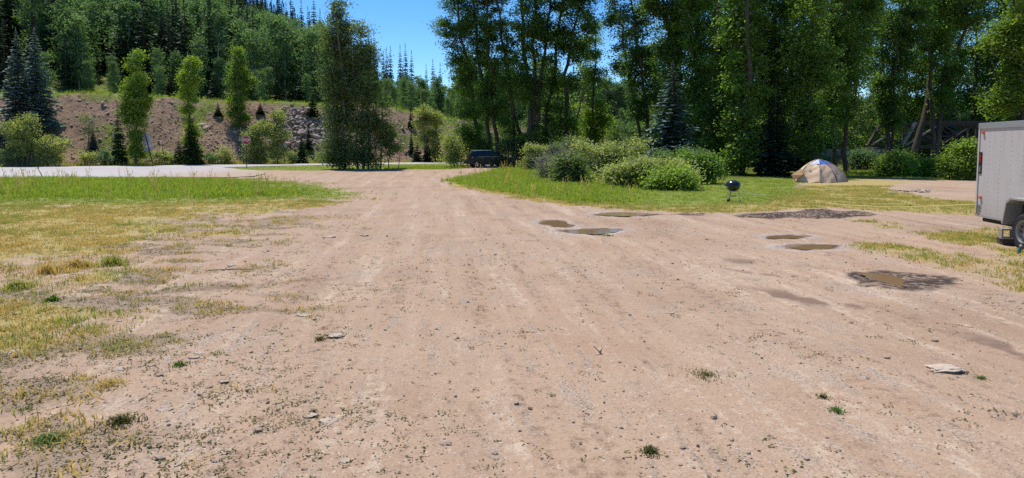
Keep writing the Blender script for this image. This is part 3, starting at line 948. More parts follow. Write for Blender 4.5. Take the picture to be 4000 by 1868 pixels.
def tree_px(name, label, Y, stems, blobs, leaf='leaf_cotton', bark='bark_dark', group=None, seed=0, on=None, lsz=0.2, lpc=75, csig=None, dens=1.0, cat='tree', **k):
    """a broadleaf tree whose stems and crown masses are given as photo pixels at depth Y"""
    x0 = stems[0][0][0]
    if on is not None:
        B = hit(x0, on); Y = B.y
    else:
        u = ray(x0, 600); B = Vector((u[0] / u[1] * Y, Y, 0))
        B.z = max(float(T(B.x, B.y)), 0) if beyond(B.x, B.y) > 2.5 else gz1(B.x, B.y)
    m = ppm(Y)
    rng = random.Random(seed)
    ST = []
    for st in stems:
        dy = rng.uniform(-1.5, 1.5)
        q = []
        for i, (x, y, w) in enumerate(st):
            p = PX(x, y, Y) - B
            z = -0.25 if (i == 0) else p.z
            q.append((p.x, dy * i / max(1, len(st) - 1), z, w / m / 2))
        ST.append(q)
    BL = []
    for b in blobs:
        x, y, rx, ry = b[:4]
        p = PX(x, y, Y) - B
        vol = (rx / m) ** 2 * (ry / m)
        n = int((b[4] if len(b) > 4 else 1.0) * dens * 7.5 * vol ** 0.72) + 5
        BL.append((p.x, rng.uniform(-.4, .4), p.z, rx / m, rx / m * .95, ry / m, n))
    cr = broadleaf_parts(ST, BL, seed, lsz, lpc, csig or 0.42, **k)
    o = thing(name, label, cat, B, 0, group)
    cm, tm = pair_meshes(name, cr, M[leaf], M[bark])
    link('crown', cm, o); link('trunk', tm, o)
    return o

# ---- tall cottonwood grove on the right
GV = 'tall cottonwoods of the grove'
DOWN = -160
GROVE = [
 ('dark leafy cottonwood clothed to the ground at the open left end of the grove', 74, [[(1890, 640, 15), (1850, 420, 13), (1815, 200, 10), (1785, 0, 7), (1770, -200, 3)]],
  [(1790, 70, 62, 150), (1775, -110, 85, 140), (1805, 290, 58, 150), (1822, 470, 55, 110), (1742, 110, 40, 60), (1835, 580, 55, 55)], 'leaf_cotton'),
 ('slim leaning cottonwood trunk rising directly behind the dark car, nearer its tailgate', 72, [[(1924, 640, 15), (1900, 460, 13), (1872, 200, 11), (1850, 0, 8), (1835, -220, 3)]],
  [(1860, 40, 62, 140), (1870, -140, 90, 120), (1870, 230, 40, 80, .8)], 'leaf_cotton'),
 ('slim straight cottonwood trunk rising behind the bonnet end of the dark car', 71, [[(1946, 640, 16), (1930, 450, 14), (1908, 220, 11), (1900, 0, 8), (1895, -220, 3)]],
  [(1925, -80, 80, 130), (1930, 110, 52, 110), (1915, 330, 36, 70, .8), (1960, 420, 35, 80, .8)], 'leaf_cotton'),
 ('cottonwood pair of stems leaning left behind the grey-green willow beside the car', 68, [[(2040, 640, 16), (2030, 520, 15), (1998, 350, 12), (1965, 180, 10), (1945, 0, 7), (1930, -160, 3)], [(2020, 640, 12), (2005, 450, 10), (1985, 300, 8), (1975, 120, 5)]],
  [(1975, 150, 50, 100), (1990, 330, 44, 90, .8), (1955, -110, 85, 120), (1990, 470, 40, 60, .7)], 'leaf_cotton'),
 ('thick forked cottonwood whose stems spread in a fan above the willows', 66, [[(2078, 650, 22), (2072, 400, 18), (2045, 200, 13), (2030, 0, 9), (2020, -180, 3)], [(2082, 650, 18), (2086, 380, 14), (2088, 150, 11), (2098, -150, 3)], [(2088, 650, 16), (2098, 420, 14), (2125, 230, 11), (2152, 0, 8), (2165, -180, 3)]],
  [(2045, 50, 66, 110), (2110, -90, 120, 120), (2118, 120, 78, 90), (2028, 240, 36, 70, .7), (2140, 240, 40, 70, .7), (2060, 330, 40, 60, .6)], 'leaf_cotton'),
 ('curving cottonwood stem that bends right, next to the thick forked cottonwood', 67, [[(2118, 640, 15), (2135, 430, 13), (2168, 250, 10), (2200, 60, 8), (2235, -160, 3)]],
  [(2205, 0, 80, 100), (2172, 130, 55, 70), (2250, -130, 90, 90), (2160, 330, 36, 50, .6)], 'leaf_cotton'),
 ('straight dark cottonwood trunk at the edge of the narrow sky gap', 66, [[(2211, 640, 18), (2208, 400, 15), (2213, 250, 12), (2245, 120, 9), (2292, -80, 3)], [(2210, 480, 8), (2260, 420, 6), (2300, 340, 3)]],
  [(2275, 0, 60, 90), (2290, 90, 42, 50), (2228, 180, 50, 70), (2215, 330, 38, 50, .7), (2250, 470, 40, 50, .6)], 'leaf_cotton'),
 ('sunlit young cottonwood showing in the gap between the two halves of the grove', 76, [[(2320, 620, 9), (2318, 350, 7), (2324, 140, 3)]],
  [(2322, 170, 36, 60), (2316, 290, 46, 80), (2310, 430, 52, 90), (2312, 530, 45, 50)], 'leaf_bright'),
 ('leaning cottonwood with airy crown just right of the narrow sky gap', 64, [[(2500, 640, 14), (2472, 360, 11), (2425, 150, 8), (2385, -60, 3)]],
  [(2400, 60, 48, 90, .8), (2420, -110, 80, 100), (2440, 240, 48, 80, .8)], 'leaf_cotton'),
 ('leaning cottonwood with two bare lower limbs behind the pale spruce', 60, [[(2535, 640, 16), (2522, 400, 13), (2492, 200, 10), (2458, 0, 7), (2440, -180, 3)]],
  [(2480, 60, 60, 110), (2490, 250, 50, 90), (2500, 410, 45, 80), (2460, -120, 90, 110)], 'leaf_cotton'),
 ('broad dark cottonwood towering straight above the pale spruce', 54, [[(2650, 650, 24), (2640, 300, 20), (2618, 80, 15), (2585, -180, 4)]],
  [(2550, 20, 70, 100), (2635, 150, 65, 110), (2600, -130, 110, 120), (2680, 40, 60, 100)], 'leaf_cotton'),
 ('thick straight grey cottonwood trunk just right of the pale spruce', 52, [[(2732, 650, 27), (2730, 350, 23), (2724, 0, 17), (2720, -260, 4)]],
  [(2720, 80, 70, 130), (2700, -130, 110, 120), (2745, 310, 60, 100), (2740, 460, 60, 70)], 'leaf_cotton'),
 ('cottonwood with a bare dark upper trunk leaning right above the kettle grill', 50, [[(2785, 660, 24), (2792, 350, 20), (2800, 150, 17), (2818, -50, 12), (2830, -220, 4)]],
  [(2835, -150, 90, 90), (2850, 220, 55, 80), (2800, 420, 60, 90), (2780, 560, 60, 70)], 'leaf_cotton'),
 ('dense dark cottonwood clad in leaves to the ground behind the kettle grill', 47, [[(2895, 690, 24), (2905, 300, 20), (2910, -220, 5)]],
  [(2910, 80, 80, 130), (2910, 320, 80, 130), (2895, 520, 75, 100), (2910, -130, 110, 120), (2870, 620, 60, 50)], 'leaf_cotton'),
 ('dark cottonwood behind the grass between the grill and the tent', 49, [[(3010, 690, 22), (3012, 300, 18), (3020, -220, 5)]],
  [(3025, 40, 80, 120), (3010, -140, 100, 120), (3020, 240, 66, 110), (3060, 420, 55, 90)], 'leaf_cotton'),
 ('grey-barked cottonwood rising behind the left half of the tent', 47, [[(3176, 690, 22), (3172, 450, 19), (3182, 200, 15), (3200, 0, 11), (3212, -220, 4)]],
  [(3150, 60, 80, 100), (3205, -130, 100, 120), (3115, 210, 55, 60), (3215, 230, 50, 100), (3130, 320, 50, 60)], 'leaf_cotton'),
 ('dark cottonwood rising behind the right half of the tent', 50, [[(3266, 680, 20), (3256, 420, 17), (3262, 100, 13), (3280, -220, 4)]],
  [(3290, 100, 66, 120), (3268, 300, 52, 100), (3270, -130, 100, 120), (3230, 450, 45, 60)], 'leaf_cotton'),
 ('dark trunk on the grass just right of the tent', 52, [[(3307, 676, 23), (3298, 520, 18), (3290, 300, 15), (3300, 0, 10), (3312, -220, 4)]],
  [(3345, 60, 70, 120), (3325, 260, 56, 90), (3270, 450, 46, 50, .7), (3330, -140, 100, 110)], 'leaf_cotton'),
 ('two-stemmed cottonwood with a leafy base on the grass left of the timber bridge end', 57, [[(3457, 668, 20), (3470, 520, 16), (3482, 330, 14), (3522, 190, 11), (3562, 40, 8), (3590, -140, 3)], [(3470, 660, 13), (3490, 420, 10), (3480, 200, 7), (3450, 30, 3)]],
  [(3545, 50, 80, 100), (3455, 140, 64, 100), (3470, 330, 54, 70, .8), (3490, 470, 42, 50, .7), (3510, 620, 45, 45), (3520, -130, 100, 90)], 'leaf_cotton'),
 ('heavy leaning cottonwood that forks wide in front of the timber bridge', 60, [[(3557, 660, 30), (3600, 520, 24), (3652, 390, 21), (3664, 310, 19)], [(3660, 330, 16), (3632, 250, 11), (3592, 170, 8), (3560, 70, 3)], [(3660, 330, 18), (3702, 250, 15), (3760, 170, 12), (3812, 30, 8), (3852, -100, 3)]],
  [(3640, 120, 70, 80), (3720, 50, 80, 80), (3800, 50, 70, 70), (3850, -80, 120, 90), (3600, 20, 60, 70), (3740, 270, 50, 50, .7), (3680, -90, 100, 80)], 'leaf_cotton'),
 ('yellow-green willow crown hanging above the trailer', 46, [[(4010, 650, 22), (3985, 300, 15), (3960, 0, 6)]],
  [(3960, 90, 62, 90), (3905, 160, 55, 55), (3985, 270, 58, 80), (4070, 100, 90, 150), (3935, 400, 55, 50), (4000, -90, 110, 90)], 'leaf_bright'),
]
for i, (lab, Y, st, bl, lf) in enumerate(GROVE):
    rg = random.Random(900 + i)
    for y in range(150, 620, 85):                       # leafy shoots low on the stems
        s0 = st[0]
        xs = np.interp(y, [q[1] for q in s0][::-1], [q[0] for q in s0][::-1])
        lo = .8 if st[0][0][0] > 2600 else .30
        if lo < .5 and rg.random() < .35: continue
        if y > 420 and st[0][0][0] > 3250: continue
        bl = bl + [(xs + rg.uniform(-35, 35), y + rg.uniform(-25, 25), rg.uniform(40, 62), rg.uniform(45, 70), lo)]
    tree_px('cottonwood_tree', lab, Y, st, bl, lf, 'bark_dark', GV, 100 + i, lsz=0.19, lpc=190, csig=.40, dens=.62, branch_p=0.75, flat=.6)

# back row of full cottonwoods that closes the grove
BK = []
for i, lf in enumerate(('leaf_cotton', 'leaf_cotton', 'leaf_bright')):
    rb = random.Random(950 + i)
    bl = [(rb.uniform(-1.2, 1.2), rb.uniform(-1.2, 1.2), z, rb.uniform(1.5, 2.7), rb.uniform(1.5, 2.7), 1.7, 24) for z in (2.6, 4.8, 7, 9.3, 11.6, 14, 16.3, 18.2)]
    cr = broadleaf_parts([[(0, 0, -.3, .26), (rb.uniform(-.4, .4), 0, 7, .2), (rb.uniform(-.5, .5), 0, 13, .13), (0, 0, 19, .03)]], bl, 960 + i, .22, 95, .5, branch_p=.35)
    BK.append(pair_meshes('back_cottonwood', cr, M[lf], M['bark_dark']))
rb = random.Random(77)
for x, Y, k, q in [(1905, 95, .72, 1), (2130, 98, .75, 2), (2560, 88, .8, 2), (2640, 80, 1.1, 1), (2770, 74, 1.15, 1), (2870, 80, 1.2, 0), (2950, 70, 1.1, 1),
                   (3040, 74, 1.2, 2), (3120, 68, 1.1, 1), (3220, 70, 1.15, 0), (3330, 80, 1.15, 2), (3420, 84, 1.1, 2), (3520, 88, 1.2, 0), (3610, 82, 1.05, 2), (3700, 88, 1.2, 2), (3790, 82, 1.1, 1), (3880, 86, 1.2, 2), (3970, 80, 1.1, 2), (4080, 84, 1.2, 0)]:
    u = (x - 2000) / F
    near = {1905: 'behind the dark car', 2130: 'behind the thick forked cottonwood', 2560: 'left behind the pale spruce', 2640: 'right behind the pale spruce', 2770: 'behind the grill, to its left', 2870: 'straight behind the grill', 2950: 'right of the grill',
            3040: 'midway between grill and tent', 3120: 'behind the left tip of the tent', 3220: 'behind the peak of the tent', 3330: 'behind the right tip of the tent', 3420: 'at the near end of the bridge', 3520: 'behind the near end post of the bridge', 3610: 'behind the leaning forked cottonwood',
            3700: 'behind the middle of the bridge', 3790: 'behind the leafy bush by the trailer', 3880: 'above the rear corner of the trailer', 3970: 'above the roof of the trailer', 4080: 'past the right edge, above the trailer'}[x]
    o = thing('cottonwood_tree', '%s cottonwood in the back row, %s' % (['dark leafy', 'dark rounded', 'sunlit yellow-green'][q], near), 'tree', (u * Y, Y, -.05), rb.uniform(0, 6.28), 'back row of full-crowned cottonwoods')
    o.scale = (k * rb.uniform(.9, 1.1), k * rb.uniform(.9, 1.1), k)
    link('crown', BK[q][0], o); link('trunk', BK[q][1], o)

# spruces of the grove
conifer_px('blue_a', 'pale blue-green spruce with long boughs in front of the grove', 2622, 235, 700, 128, Y=44)
conifer_px('dark_a', 'dark spruce in deep shade between the kettle grill and the tent', 3025, 320, 705, 90, Y=46)
conifer_px('dark_a', 'dark spruce shaded by the cottonwoods above the kettle grill', 2805, 280, 700, 84, Y=52)
conifer_px('dark_a', 'dark slender spruce behind the tent', 3120, 260, 700, 70, Y=60)
conifer_px('blue_b', 'blue-green spruce seen through the near end of the timber bridge', 3390, 330, 620, 55, Y=84)
conifer_px('dark_a', 'dark spruce behind the thick forked cottonwood', 2130, 330, 620, 55, Y=80)
conifer_px('blue_b', 'blue-green spruce behind the middle of the timber bridge', 3690, 280, 620, 70, Y=82)

# ---- trees along the road and on the bank
tree_px('cottonwood_tree', 'taller half of the roadside cottonwood pair, leafy to its narrow top', 60.5,
        [[(1345, 655, 12), (1345, 400, 10), (1335, 150, 7), (1318, 20, 3)], [(1325, 655, 8), (1312, 400, 6), (1300, 150, 3)]],
        [(1320, 40, 26, 36), (1324, 90, 38, 44), (1305, 170, 50, 70), (1340, 200, 40, 60), (1302, 300, 48, 80), (1340, 330, 44, 90), (1312, 430, 50, 80), (1350, 470, 40, 70), (1318, 560, 46, 70, 1.4), (1326, 625, 44, 36, 1.4), (1345, 120, 30, 50, .7)],
        'leaf_grey', 'bark_grey', 'roadside cottonwoods', 201, lsz=0.17, lpc=140, dens=1.65, branch_p=0.6, bare=0.05)
tree_px('cottonwood_tree', 'shorter half of the roadside cottonwood pair, with bare grey twigs in its crown', 60,
        [[(1418, 655, 12), (1412, 420, 9), (1405, 250, 6), (1400, 110, 2)], [(1438, 655, 8), (1436, 400, 6), (1440, 160, 2)], [(1400, 655, 8), (1390, 380, 6), (1375, 110, 2)]],
        [(1398, 110, 24, 40, .9), (1404, 160, 34, 50, .9), (1405, 220, 45, 70, .9), (1442, 250, 40, 70, .8), (1395, 340, 52, 80), (1440, 360, 42, 80), (1438, 470, 48, 80, 1.2), (1405, 510, 36, 70), (1420, 590, 52, 60, 1.4), (1466, 500, 32, 70), (1370, 280, 30, 70, .7), (1440, 625, 50, 34)],
        'leaf_grey', 'bark_grey', 'roadside cottonwoods', 202, lsz=0.17, lpc=135, dens=1.6, branch_p=0.8, bare=0.18)
COLB = 'columnar trees along the foot of the bank'
tree_px('cottonwood_tree', 'bright columnar cottonwood with a pointed top beside the leaning sign board', foot(530, 1.5), [[(530, 632, 11), (530, 450, 8), (534, 215, 2)]],
        [(536, 228, 8, 22), (534, 258, 17, 26), (530, 300, 26, 34), (528, 345, 36, 34), (520, 390, 46, 34), (532, 430, 46, 34), (526, 475, 34, 40), (530, 530, 32, 44), (530, 600, 30, 34), (500, 440, 26, 30), (568, 385, 16, 20)], 'leaf_bright', 'bark_grey', COLB, 211, lsz=0.18, lpc=150, dens=1.5, csig=.33)
tree_px('cottonwood_tree', 'narrow bright columnar cottonwood halfway between the leaning sign board and the stop sign', foot(738, 1.5), [[(738, 632, 9), (738, 450, 7), (742, 225, 2)]],
        [(747, 236, 9, 18), (742, 265, 20, 26), (738, 300, 28, 28), (728, 330, 32, 24), (742, 375, 24, 36), (736, 430, 20, 40), (744, 500, 26, 44), (742, 570, 30, 40), (766, 320, 16, 20), (742, 615, 36, 24)], 'leaf_bright', 'bark_grey', COLB, 212, lsz=0.18, lpc=150, dens=1.5, csig=.33)
tree_px('cottonwood_tree', 'bright columnar cottonwood standing up on the bank just left of the stop sign', 0, [[(938, 500, 9), (936, 350, 7), (932, 200, 2)]],
        [(932, 212, 8, 20), (934, 245, 18, 26), (938, 285, 28, 28), (944, 320, 38, 24), (934, 360, 28, 30), (930, 410, 26, 36), (940, 460, 30, 34), (902, 425, 14, 36), (972, 312, 16, 14)], 'leaf_bright', 'bark_grey', COLB, 213, on=500, lsz=0.18, lpc=150, dens=1.5, csig=.33)
tree_px('aspen_tree', 'young pale aspen clump standing just right of the stop sign', foot(1010, 1.0), [[(1015, 635, 5), (1010, 500, 2)], [(990, 635, 4), (985, 520, 2)], [(1035, 635, 4), (1045, 470, 2)]],
        [(990, 540, 35, 45), (1030, 500, 30, 40), (1010, 590, 45, 40)], 'leaf_willow', 'bark_grey', COLB, 214, lsz=0.17, lpc=120, csig=.34, dens=2.17)
tree_px('aspen_tree', 'taller pale aspen behind the diamond sign', foot(1085, 1.0), [[(1085, 635, 6), (1082, 430, 2)]],
        [(1085, 460, 26, 35), (1085, 520, 38, 45), (1085, 590, 32, 45)], 'leaf_willow', 'bark_grey', COLB, 215, lsz=0.17, lpc=120, csig=.34, dens=2.17)
tree_px('aspen_tree', 'yellowish bushy aspen at the far left end of the road', foot(95, 1.0), [[(90, 640, 8), (95, 460, 3)], [(80, 640, 5), (60, 500, 2)], [(105, 640, 5), (125, 470, 2)]],
        [(60, 510, 38, 35), (110, 490, 34, 50), (90, 570, 48, 50)], 'leaf_willow', 'bark_dark', COLB, 216, lsz=0.18, lpc=120, csig=.34, dens=1.89)
tree_px('aspen_tree', 'low pale aspen pair right of the yellowish bushy aspen', foot(200, 0.8), [[(185, 640, 4), (180, 530, 2)], [(215, 640, 4), (225, 520, 2)]],
        [(185, 570, 34, 40), (225, 570, 32, 50), (205, 615, 45, 25)], 'leaf_willow', 'bark_grey', COLB, 217, lsz=0.16, lpc=120, csig=.34, dens=2.03)
tree_px('aspen_tree', 'thin-trunked aspen just right of the roadside cottonwood pair', 61, [[(1485, 655, 6), (1492, 520, 5), (1500, 400, 2)]],
        [(1500, 420, 34, 40, .7), (1480, 480, 26, 40, .7), (1500, 530, 30, 40, .5)], 'leaf_grey', 'bark_dark', COLB, 218, lsz=0.16, lpc=120, csig=.34, dens=1.45, bare=0.15)
tree_px('aspen_tree', 'small bushy aspen between the thin-trunked aspen and the bare sapling', 61.5, [[(1518, 655, 4), (1520, 480, 2)]],
        [(1522, 520, 32, 40), (1525, 580, 42, 45)], 'leaf_grey', 'bark_dark', COLB, 219, lsz=0.16, lpc=120, csig=.34, dens=1.74)
tree_px('aspen_tree', 'sparse thin sapling on the grass island', 61, [[(1556, 656, 3.5), (1560, 560, 1.5)]], [(1562, 570, 24, 22, .5)], 'leaf_grey', 'bark_grey', COLB, 220, lsz=0.13, bare=0.35, lpc=25)
tree_px('aspen_tree', 'pale aspen left of its twin before the last stretch of bank', foot(1655, 1.5), [[(1660, 630, 5), (1655, 410, 2)]],
        [(1655, 440, 30, 35), (1655, 490, 34, 40, .7), (1660, 540, 25, 35, .6)], 'leaf_willow', 'bark_grey', COLB, 221, lsz=0.18, lpc=120, csig=.34, dens=1.89)
tree_px('aspen_tree', 'pale aspen right of its twin before the last stretch of bank', foot(1702, 1.5), [[(1700, 630, 5), (1702, 430, 2)]],
        [(1702, 460, 28, 35), (1700, 520, 28, 45, .8), (1695, 590, 25, 40)], 'leaf_willow', 'bark_grey', COLB, 222, lsz=0.18, lpc=120, csig=.34, dens=1.89)
tree_px('willow_shrub', 'rounded pale willow left of the dark car', 66, [[(1775, 645, 5), (1770, 560, 3)], [(1785, 645, 4), (1800, 570, 2)], [(1765, 645, 4), (1750, 580, 2)]],
        [(1775, 585, 40, 40), (1770, 620, 35, 25), (1760, 545, 22, 22)], 'leaf_willow', 'bark_grey', None, 223, lsz=0.15, lpc=120, csig=.34, dens=2.03, cat='shrub')
conifer_px('blue_a', 'large blue spruce at the far left of the bank, in front of its neighbour', 84, 112, 560, 86, on=560)
conifer_px('blue_b', 'large blue spruce at the far left of the bank, half hidden by its neighbour', 152, 104, 540, 74, on=520)
conifer_px('green_a', 'dark pointed spruce touching the bright columnar cottonwood', 465, 392, 632, 36, off=1.8)
conifer_px('green_b', 'low spruce at the foot of the narrow columnar cottonwood', 700, 530, 632, 32, off=1.5)
conifer_px('blue_b', 'small spruce halfway up the bank at the left', 365, 495, 590, 22, on=590)
conifer_px('dark_a', 'small spruce at the bank top left of the stop sign', 852, 395, 455, 18, on=452)
conifer_px('dark_a', 'little round-shouldered spruce high on the bank above the stop sign', 1017, 392, 445, 18, on=445)
conifer_px('green_a', 'spruce on the bank top left of the roadside cottonwood pair', 1221, 345, 450, 28, on=455)
conifer_px('green_b', 'roadside spruce in front of the rocky outcrop, nearer the diamond sign', 1178, 510, 635, 26, off=1.5)
conifer_px('dark_a', 'slender spruce climbing the rocky outcrop', 1206, 450, 590, 16, on=585)
conifer_px('dark_a', 'slender dark spruce on the bank behind the sparse sapling', 1606, 408, 500, 16, on=498)
conifer_px('dark_a', 'small dark spruce on the last stretch of bank', 1607, 495, 610, 15, on=600)
conifer_px('green_a', 'rounded little spruce beside the road near the twin aspens', 1630, 545, 628, 26, off=1.0)
conifer_px('dark_a', 'dark spruce skirt under the left twin aspen', 1668, 515, 630, 20, off=1.2)
conifer_px('dark_a', 'dark spruce skirt under the right twin aspen', 1716, 530, 630, 20, off=1.4)
tree_px('shrub', 'low thin shrub on the bare bank at the left', 0, [[(342, 570, 4), (338, 480, 2)]], [(340, 470, 24, 22, .6), (345, 510, 20, 25, .4)], 'leaf_grey', 'bark_grey', None, 230, on=575, lsz=0.16, bare=0.3, cat='shrub')

# ---- spires on the skyline
for x, y, Y, hw in [(1105, -40, 150, 24), (1132, 5, 160, 21), (1155, -25, 155, 24), (1190, -8, 158, 23), (1215, 20, 170, 20), (1238, -30, 160, 25), (1262, 30, 170, 21), (1448, 108, 175, 21), (1468, 120, 178, 19)]:
    u = (x - 2000) / F; zb = float(T(u * Y, Y))
    conifer('dark_a', 'dark spire of a spruce on the skyline around the roadside cottonwood pair', (u * Y, Y, zb - .2), PX(x, y, Y).z - zb, 1.45 * hw / ppm(Y), 'skyline spruces at the roadside cottonwood pair')
for x, y, Y, hw in [(1503, 192, 185, 16), (1516, 182, 190, 14), (1530, 176, 180, 16), (1568, 172, 185, 16), (1588, 166, 190, 17), (1612, 194, 186, 17), (1668, 246, 195, 13), (1694, 228, 190, 18), (1722, 242, 195, 16)]:
    u = (x - 2000) / F; zb = float(T(u * Y, Y))
    conifer('dark_a', 'dark spire of a spruce on the low skyline in the sky gap', (u * Y, Y, zb - .2), PX(x, y, Y).z - zb, 1.7 * hw / ppm(Y), 'skyline spruces in the sky gap')
for k, (x, h, w, lf, lab) in enumerate([(340, 60, 34, 'leaf_willow', 'between the low aspen pair and the dark pointed spruce'), (415, 50, 30, 'leaf_aspen', 'just left of the dark pointed spruce'), (628, 55, 34, 'leaf_willow', 'under the leaning sign board'),
        (668, 40, 26, 'leaf_willow', 'right of the thin marker post with a reflector'), (820, 45, 30, 'leaf_aspen', 'right of the narrow columnar cottonwood'), (880, 60, 32, 'leaf_willow', 'left of the stop sign'), (1140, 40, 30, 'leaf_grey', 'right of the diamond sign'), (1270, 50, 32, 'leaf_grey', 'left of the roadside cottonwood pair'), (20, 60, 40, 'leaf_aspen', 'at the far left edge')]):
    tree_px('shrub', 'low leafy roadside shrub ' + lab, foot(x, 1.4), [[(x, 635, 4), (x - 8, 635 - h * .7, 2)], [(x, 635, 4), (x + 10, 635 - h * .6, 2)]], [(x, 632 - h * .4, w, h * .45), (x + w * .5, 632 - h * .25, w * .7, h * .3)], lf, 'bark_grey', 'low shrubs along the foot of the bank', 260 + k, lsz=.15, lpc=90, csig=.3, dens=1.5, cat='shrub', flat=.8)
conifer_px('green_b', 'broad spruce skirt around the foot of the narrow columnar cottonwood', 748, 430, 634, 42, off=1.0)

# ---- shrubs in front of the grove
SH = 'shrubs in front of the grove'
def bush(label, x, ybase, w, h, leaf, seed, bark='bark_grey', bare=0.0, dens=1.6, lsz=0.125, name='willow_shrub', lpc=100):
    Y = HC * F / (ybase - HORIZ)
    h *= .80; w *= .92
    rng = random.Random(seed)
    st = []; bl = []
    for k in range(7):
        dx = rng.uniform(-.8, .8) * w
        st.append([(x + dx * .3, ybase, 4), (x + dx * .8, ybase - h * .5, 3), (x + dx * 1.3, ybase - h * rng.uniform(.75, 1.15), 1.5)])
    for k in range(20):
        a = rng.uniform(-1, 1)
        if k < 7: bl.append((x + rng.uniform(-1.1, 1.1) * w, ybase - h * rng.uniform(.7, 1.18), w * .09, h * rng.uniform(.10, .2)))
        bl.append((x + a * w * 1.25, ybase - h * (.12 + .85 * rng.random() * (1 - .5 * a * a)), w * rng.uniform(.12, .38), h * rng.uniform(.08, .24)))
    tree_px(name, label, Y, st, bl, leaf, bark, SH, seed, lsz=lsz, dens=dens, bare=bare, cat='shrub', csig=0.30, lpc=lpc, branch_p=.7, flat=.9)
bush('grey-green willow bush beside the dark car bonnet', 2008, 655, 72, 118, 'leaf_grey', 301, dens=1.5)
bush('small grey-green willow between the bigger bush and the twiggy shrub', 2100, 668, 40, 95, 'leaf_willow', 302)
bush('twiggy half-bare grey shrub standing on tall grass', 2170, 704, 60, 115, 'leaf_grey', 303, 'dead_wood', bare=0.8, dens=.9, lsz=.11, lpc=50)
bush('tall grey-green thicket behind the twiggy shrub', 2230, 668, 90, 130, 'leaf_grey', 316)
bush('tall pale thicket behind the round bright leafy shrub', 2470, 690, 110, 150, 'leaf_grey', 317)
bush('shaded thicket at the foot of the pale spruce', 2660, 700, 90, 110, 'leaf_aspen', 318, name='leafy_shrub')
bush('small upright shrub with one dark trunk beside the twiggy shrub', 2222, 716, 32, 110, 'leaf_grey', 304, 'bark_dark', bare=0.3, dens=.8)
bush('wide pale willow thicket with dead stems at its foot', 2370, 706, 120, 150, 'leaf_willow', 305, 'dead_wood', bare=0.12)
bush('round bright leafy shrub at the lawn edge', 2545, 732, 130, 115, 'leaf_willow', 306, dens=1.8)
bush('low bright shrub at the foot of the round leafy one', 2630, 742, 48, 62, 'leaf_bright', 307, dens=1.6, name='leafy_shrub')
bush('dark shaded shrub between the leafy shrub and the kettle grill', 2725, 718, 48, 110, 'leaf_cotton', 308, name='leafy_shrub')
bush('bright leafy bush beside the end of the trailer', 3775, 703, 58, 145, 'leaf_bright', 310, name='leafy_shrub')
bush('low leafy bush under the leaning cottonwood, before the bridge', 3650, 690, 50, 60, 'leaf_bright', 311, name='leafy_shrub')
bush('leafy bush in front of the near end of the timber bridge', 3490, 690, 40, 80, 'leaf_bright', 314, name='leafy_shrub')
bush('shrub on the grassy mound right of the tent', 3380, 668, 45, 75, 'leaf_aspen', 312, name='leafy_shrub')
bush('dark shrub around the foot of the two-stemmed cottonwood', 3530, 672, 34, 70, 'leaf_cotton', 313, name='leafy_shrub')

# ---- timber bridge
M['timber'] = mat_plain('timber', (0.075, 0.055, 0.045), 0.85, noise=0.4, scale=4, bump=0.3, spec=0.2)
M['timber_pale'] = mat_plain('timber_pale', (0.30, 0.26, 0.235), 0.85, noise=0.25, scale=4, spec=0.2)
def bridge():
    b = thing('truss_bridge', 'dark timber truss bridge among the trees behind the trailer', 'bridge', (37.3, 65, 2.05), 0.02)
    N, W, Hh, bay = 7, 6.0, 2.25, 3.4
    m = MB(); m.box((N * bay / 2, W / 2, -.16), (N * bay + 1.5, W - .5, .22)); m.build('deck', M['timber'], b)
    m = MB(); m.box((-4, W / 2, -1.1), (7.6, W + 1.5, 1.7)); m.build('abutment', M['stone_dark'], b)
    for y in (0, W):
        MB().box((N * bay / 2, y, Hh), (N * bay - 1.7, .30, .30)).build('top_chord', M['timber'], b)
        MB().box((N * bay / 2, y, -.02), (N * bay + .6, .28, .26)).build('bottom_chord', M['timber'], b)
        MB().bar((-.3, y, .08), (.95, y, Hh + .02), .34, .22).build('end_post', M['timber_pale'] if y == 0 else M['timber'], b)
        MB().bar((N * bay + .3, y, .08), (N * bay - .95, y, Hh + .02), .34, .22).build('end_post', M['timber_pale'], b)
        for k in range(1, N):
            x = k * bay
            MB().box((x, y, Hh / 2), (.16, .18, Hh - .3)).build('post', M['timber'], b)
        for k in range(N):
            x0, x1 = k * bay, (k + 1) * bay
            MB().bar((x0 + .1, y - .02, .12), (x1 - .1, y - .02, Hh - .15), .10, .14).build('brace', M['timber_pale'] if k % 3 == 0 else M['timber'], b)
            MB().bar((x0 + .1, y + .12, Hh - .15), (x1 - .1, y + .12, .12), .10, .14).build('brace', M['timber'], b)
    for z in (.55, .95):
        MB().box((N * bay / 2, .3, z), (N * bay, .06, .14)).build('railing', M['timber'], b)
bridge()
# grassy mound at the bridge end
def mound():
    n = 40
    gx, gy = np.meshgrid(np.linspace(-9, 5, n), np.linspace(-5, 9, n))
    h = 1.45 * np.exp(-((gx + 1.0) / 4.2) ** 2 - ((gy - 3) / 3.6) ** 2) * (0.85 + .3 * fbm(gx * .6, gy * .6, 3)) - .12
    idx = np.arange(n * n).reshape(n, n)
    Fq = np.stack([idx[:-1, :-1], idx[:-1, 1:], idx[1:, 1:], idx[1:, :-1]], -1).reshape(-1, 4)
    o = link('grassy_mound', mesh_np('grassy_mound', np.stack([gx.ravel(), gy.ravel(), h.ravel()], 1), [Fq], hill.data.materials[0], smooth=True), None, (33.0, 61, 0))
    tag(o, 'grassy earth mound at the end of the bridge', kind='structure')
mound()

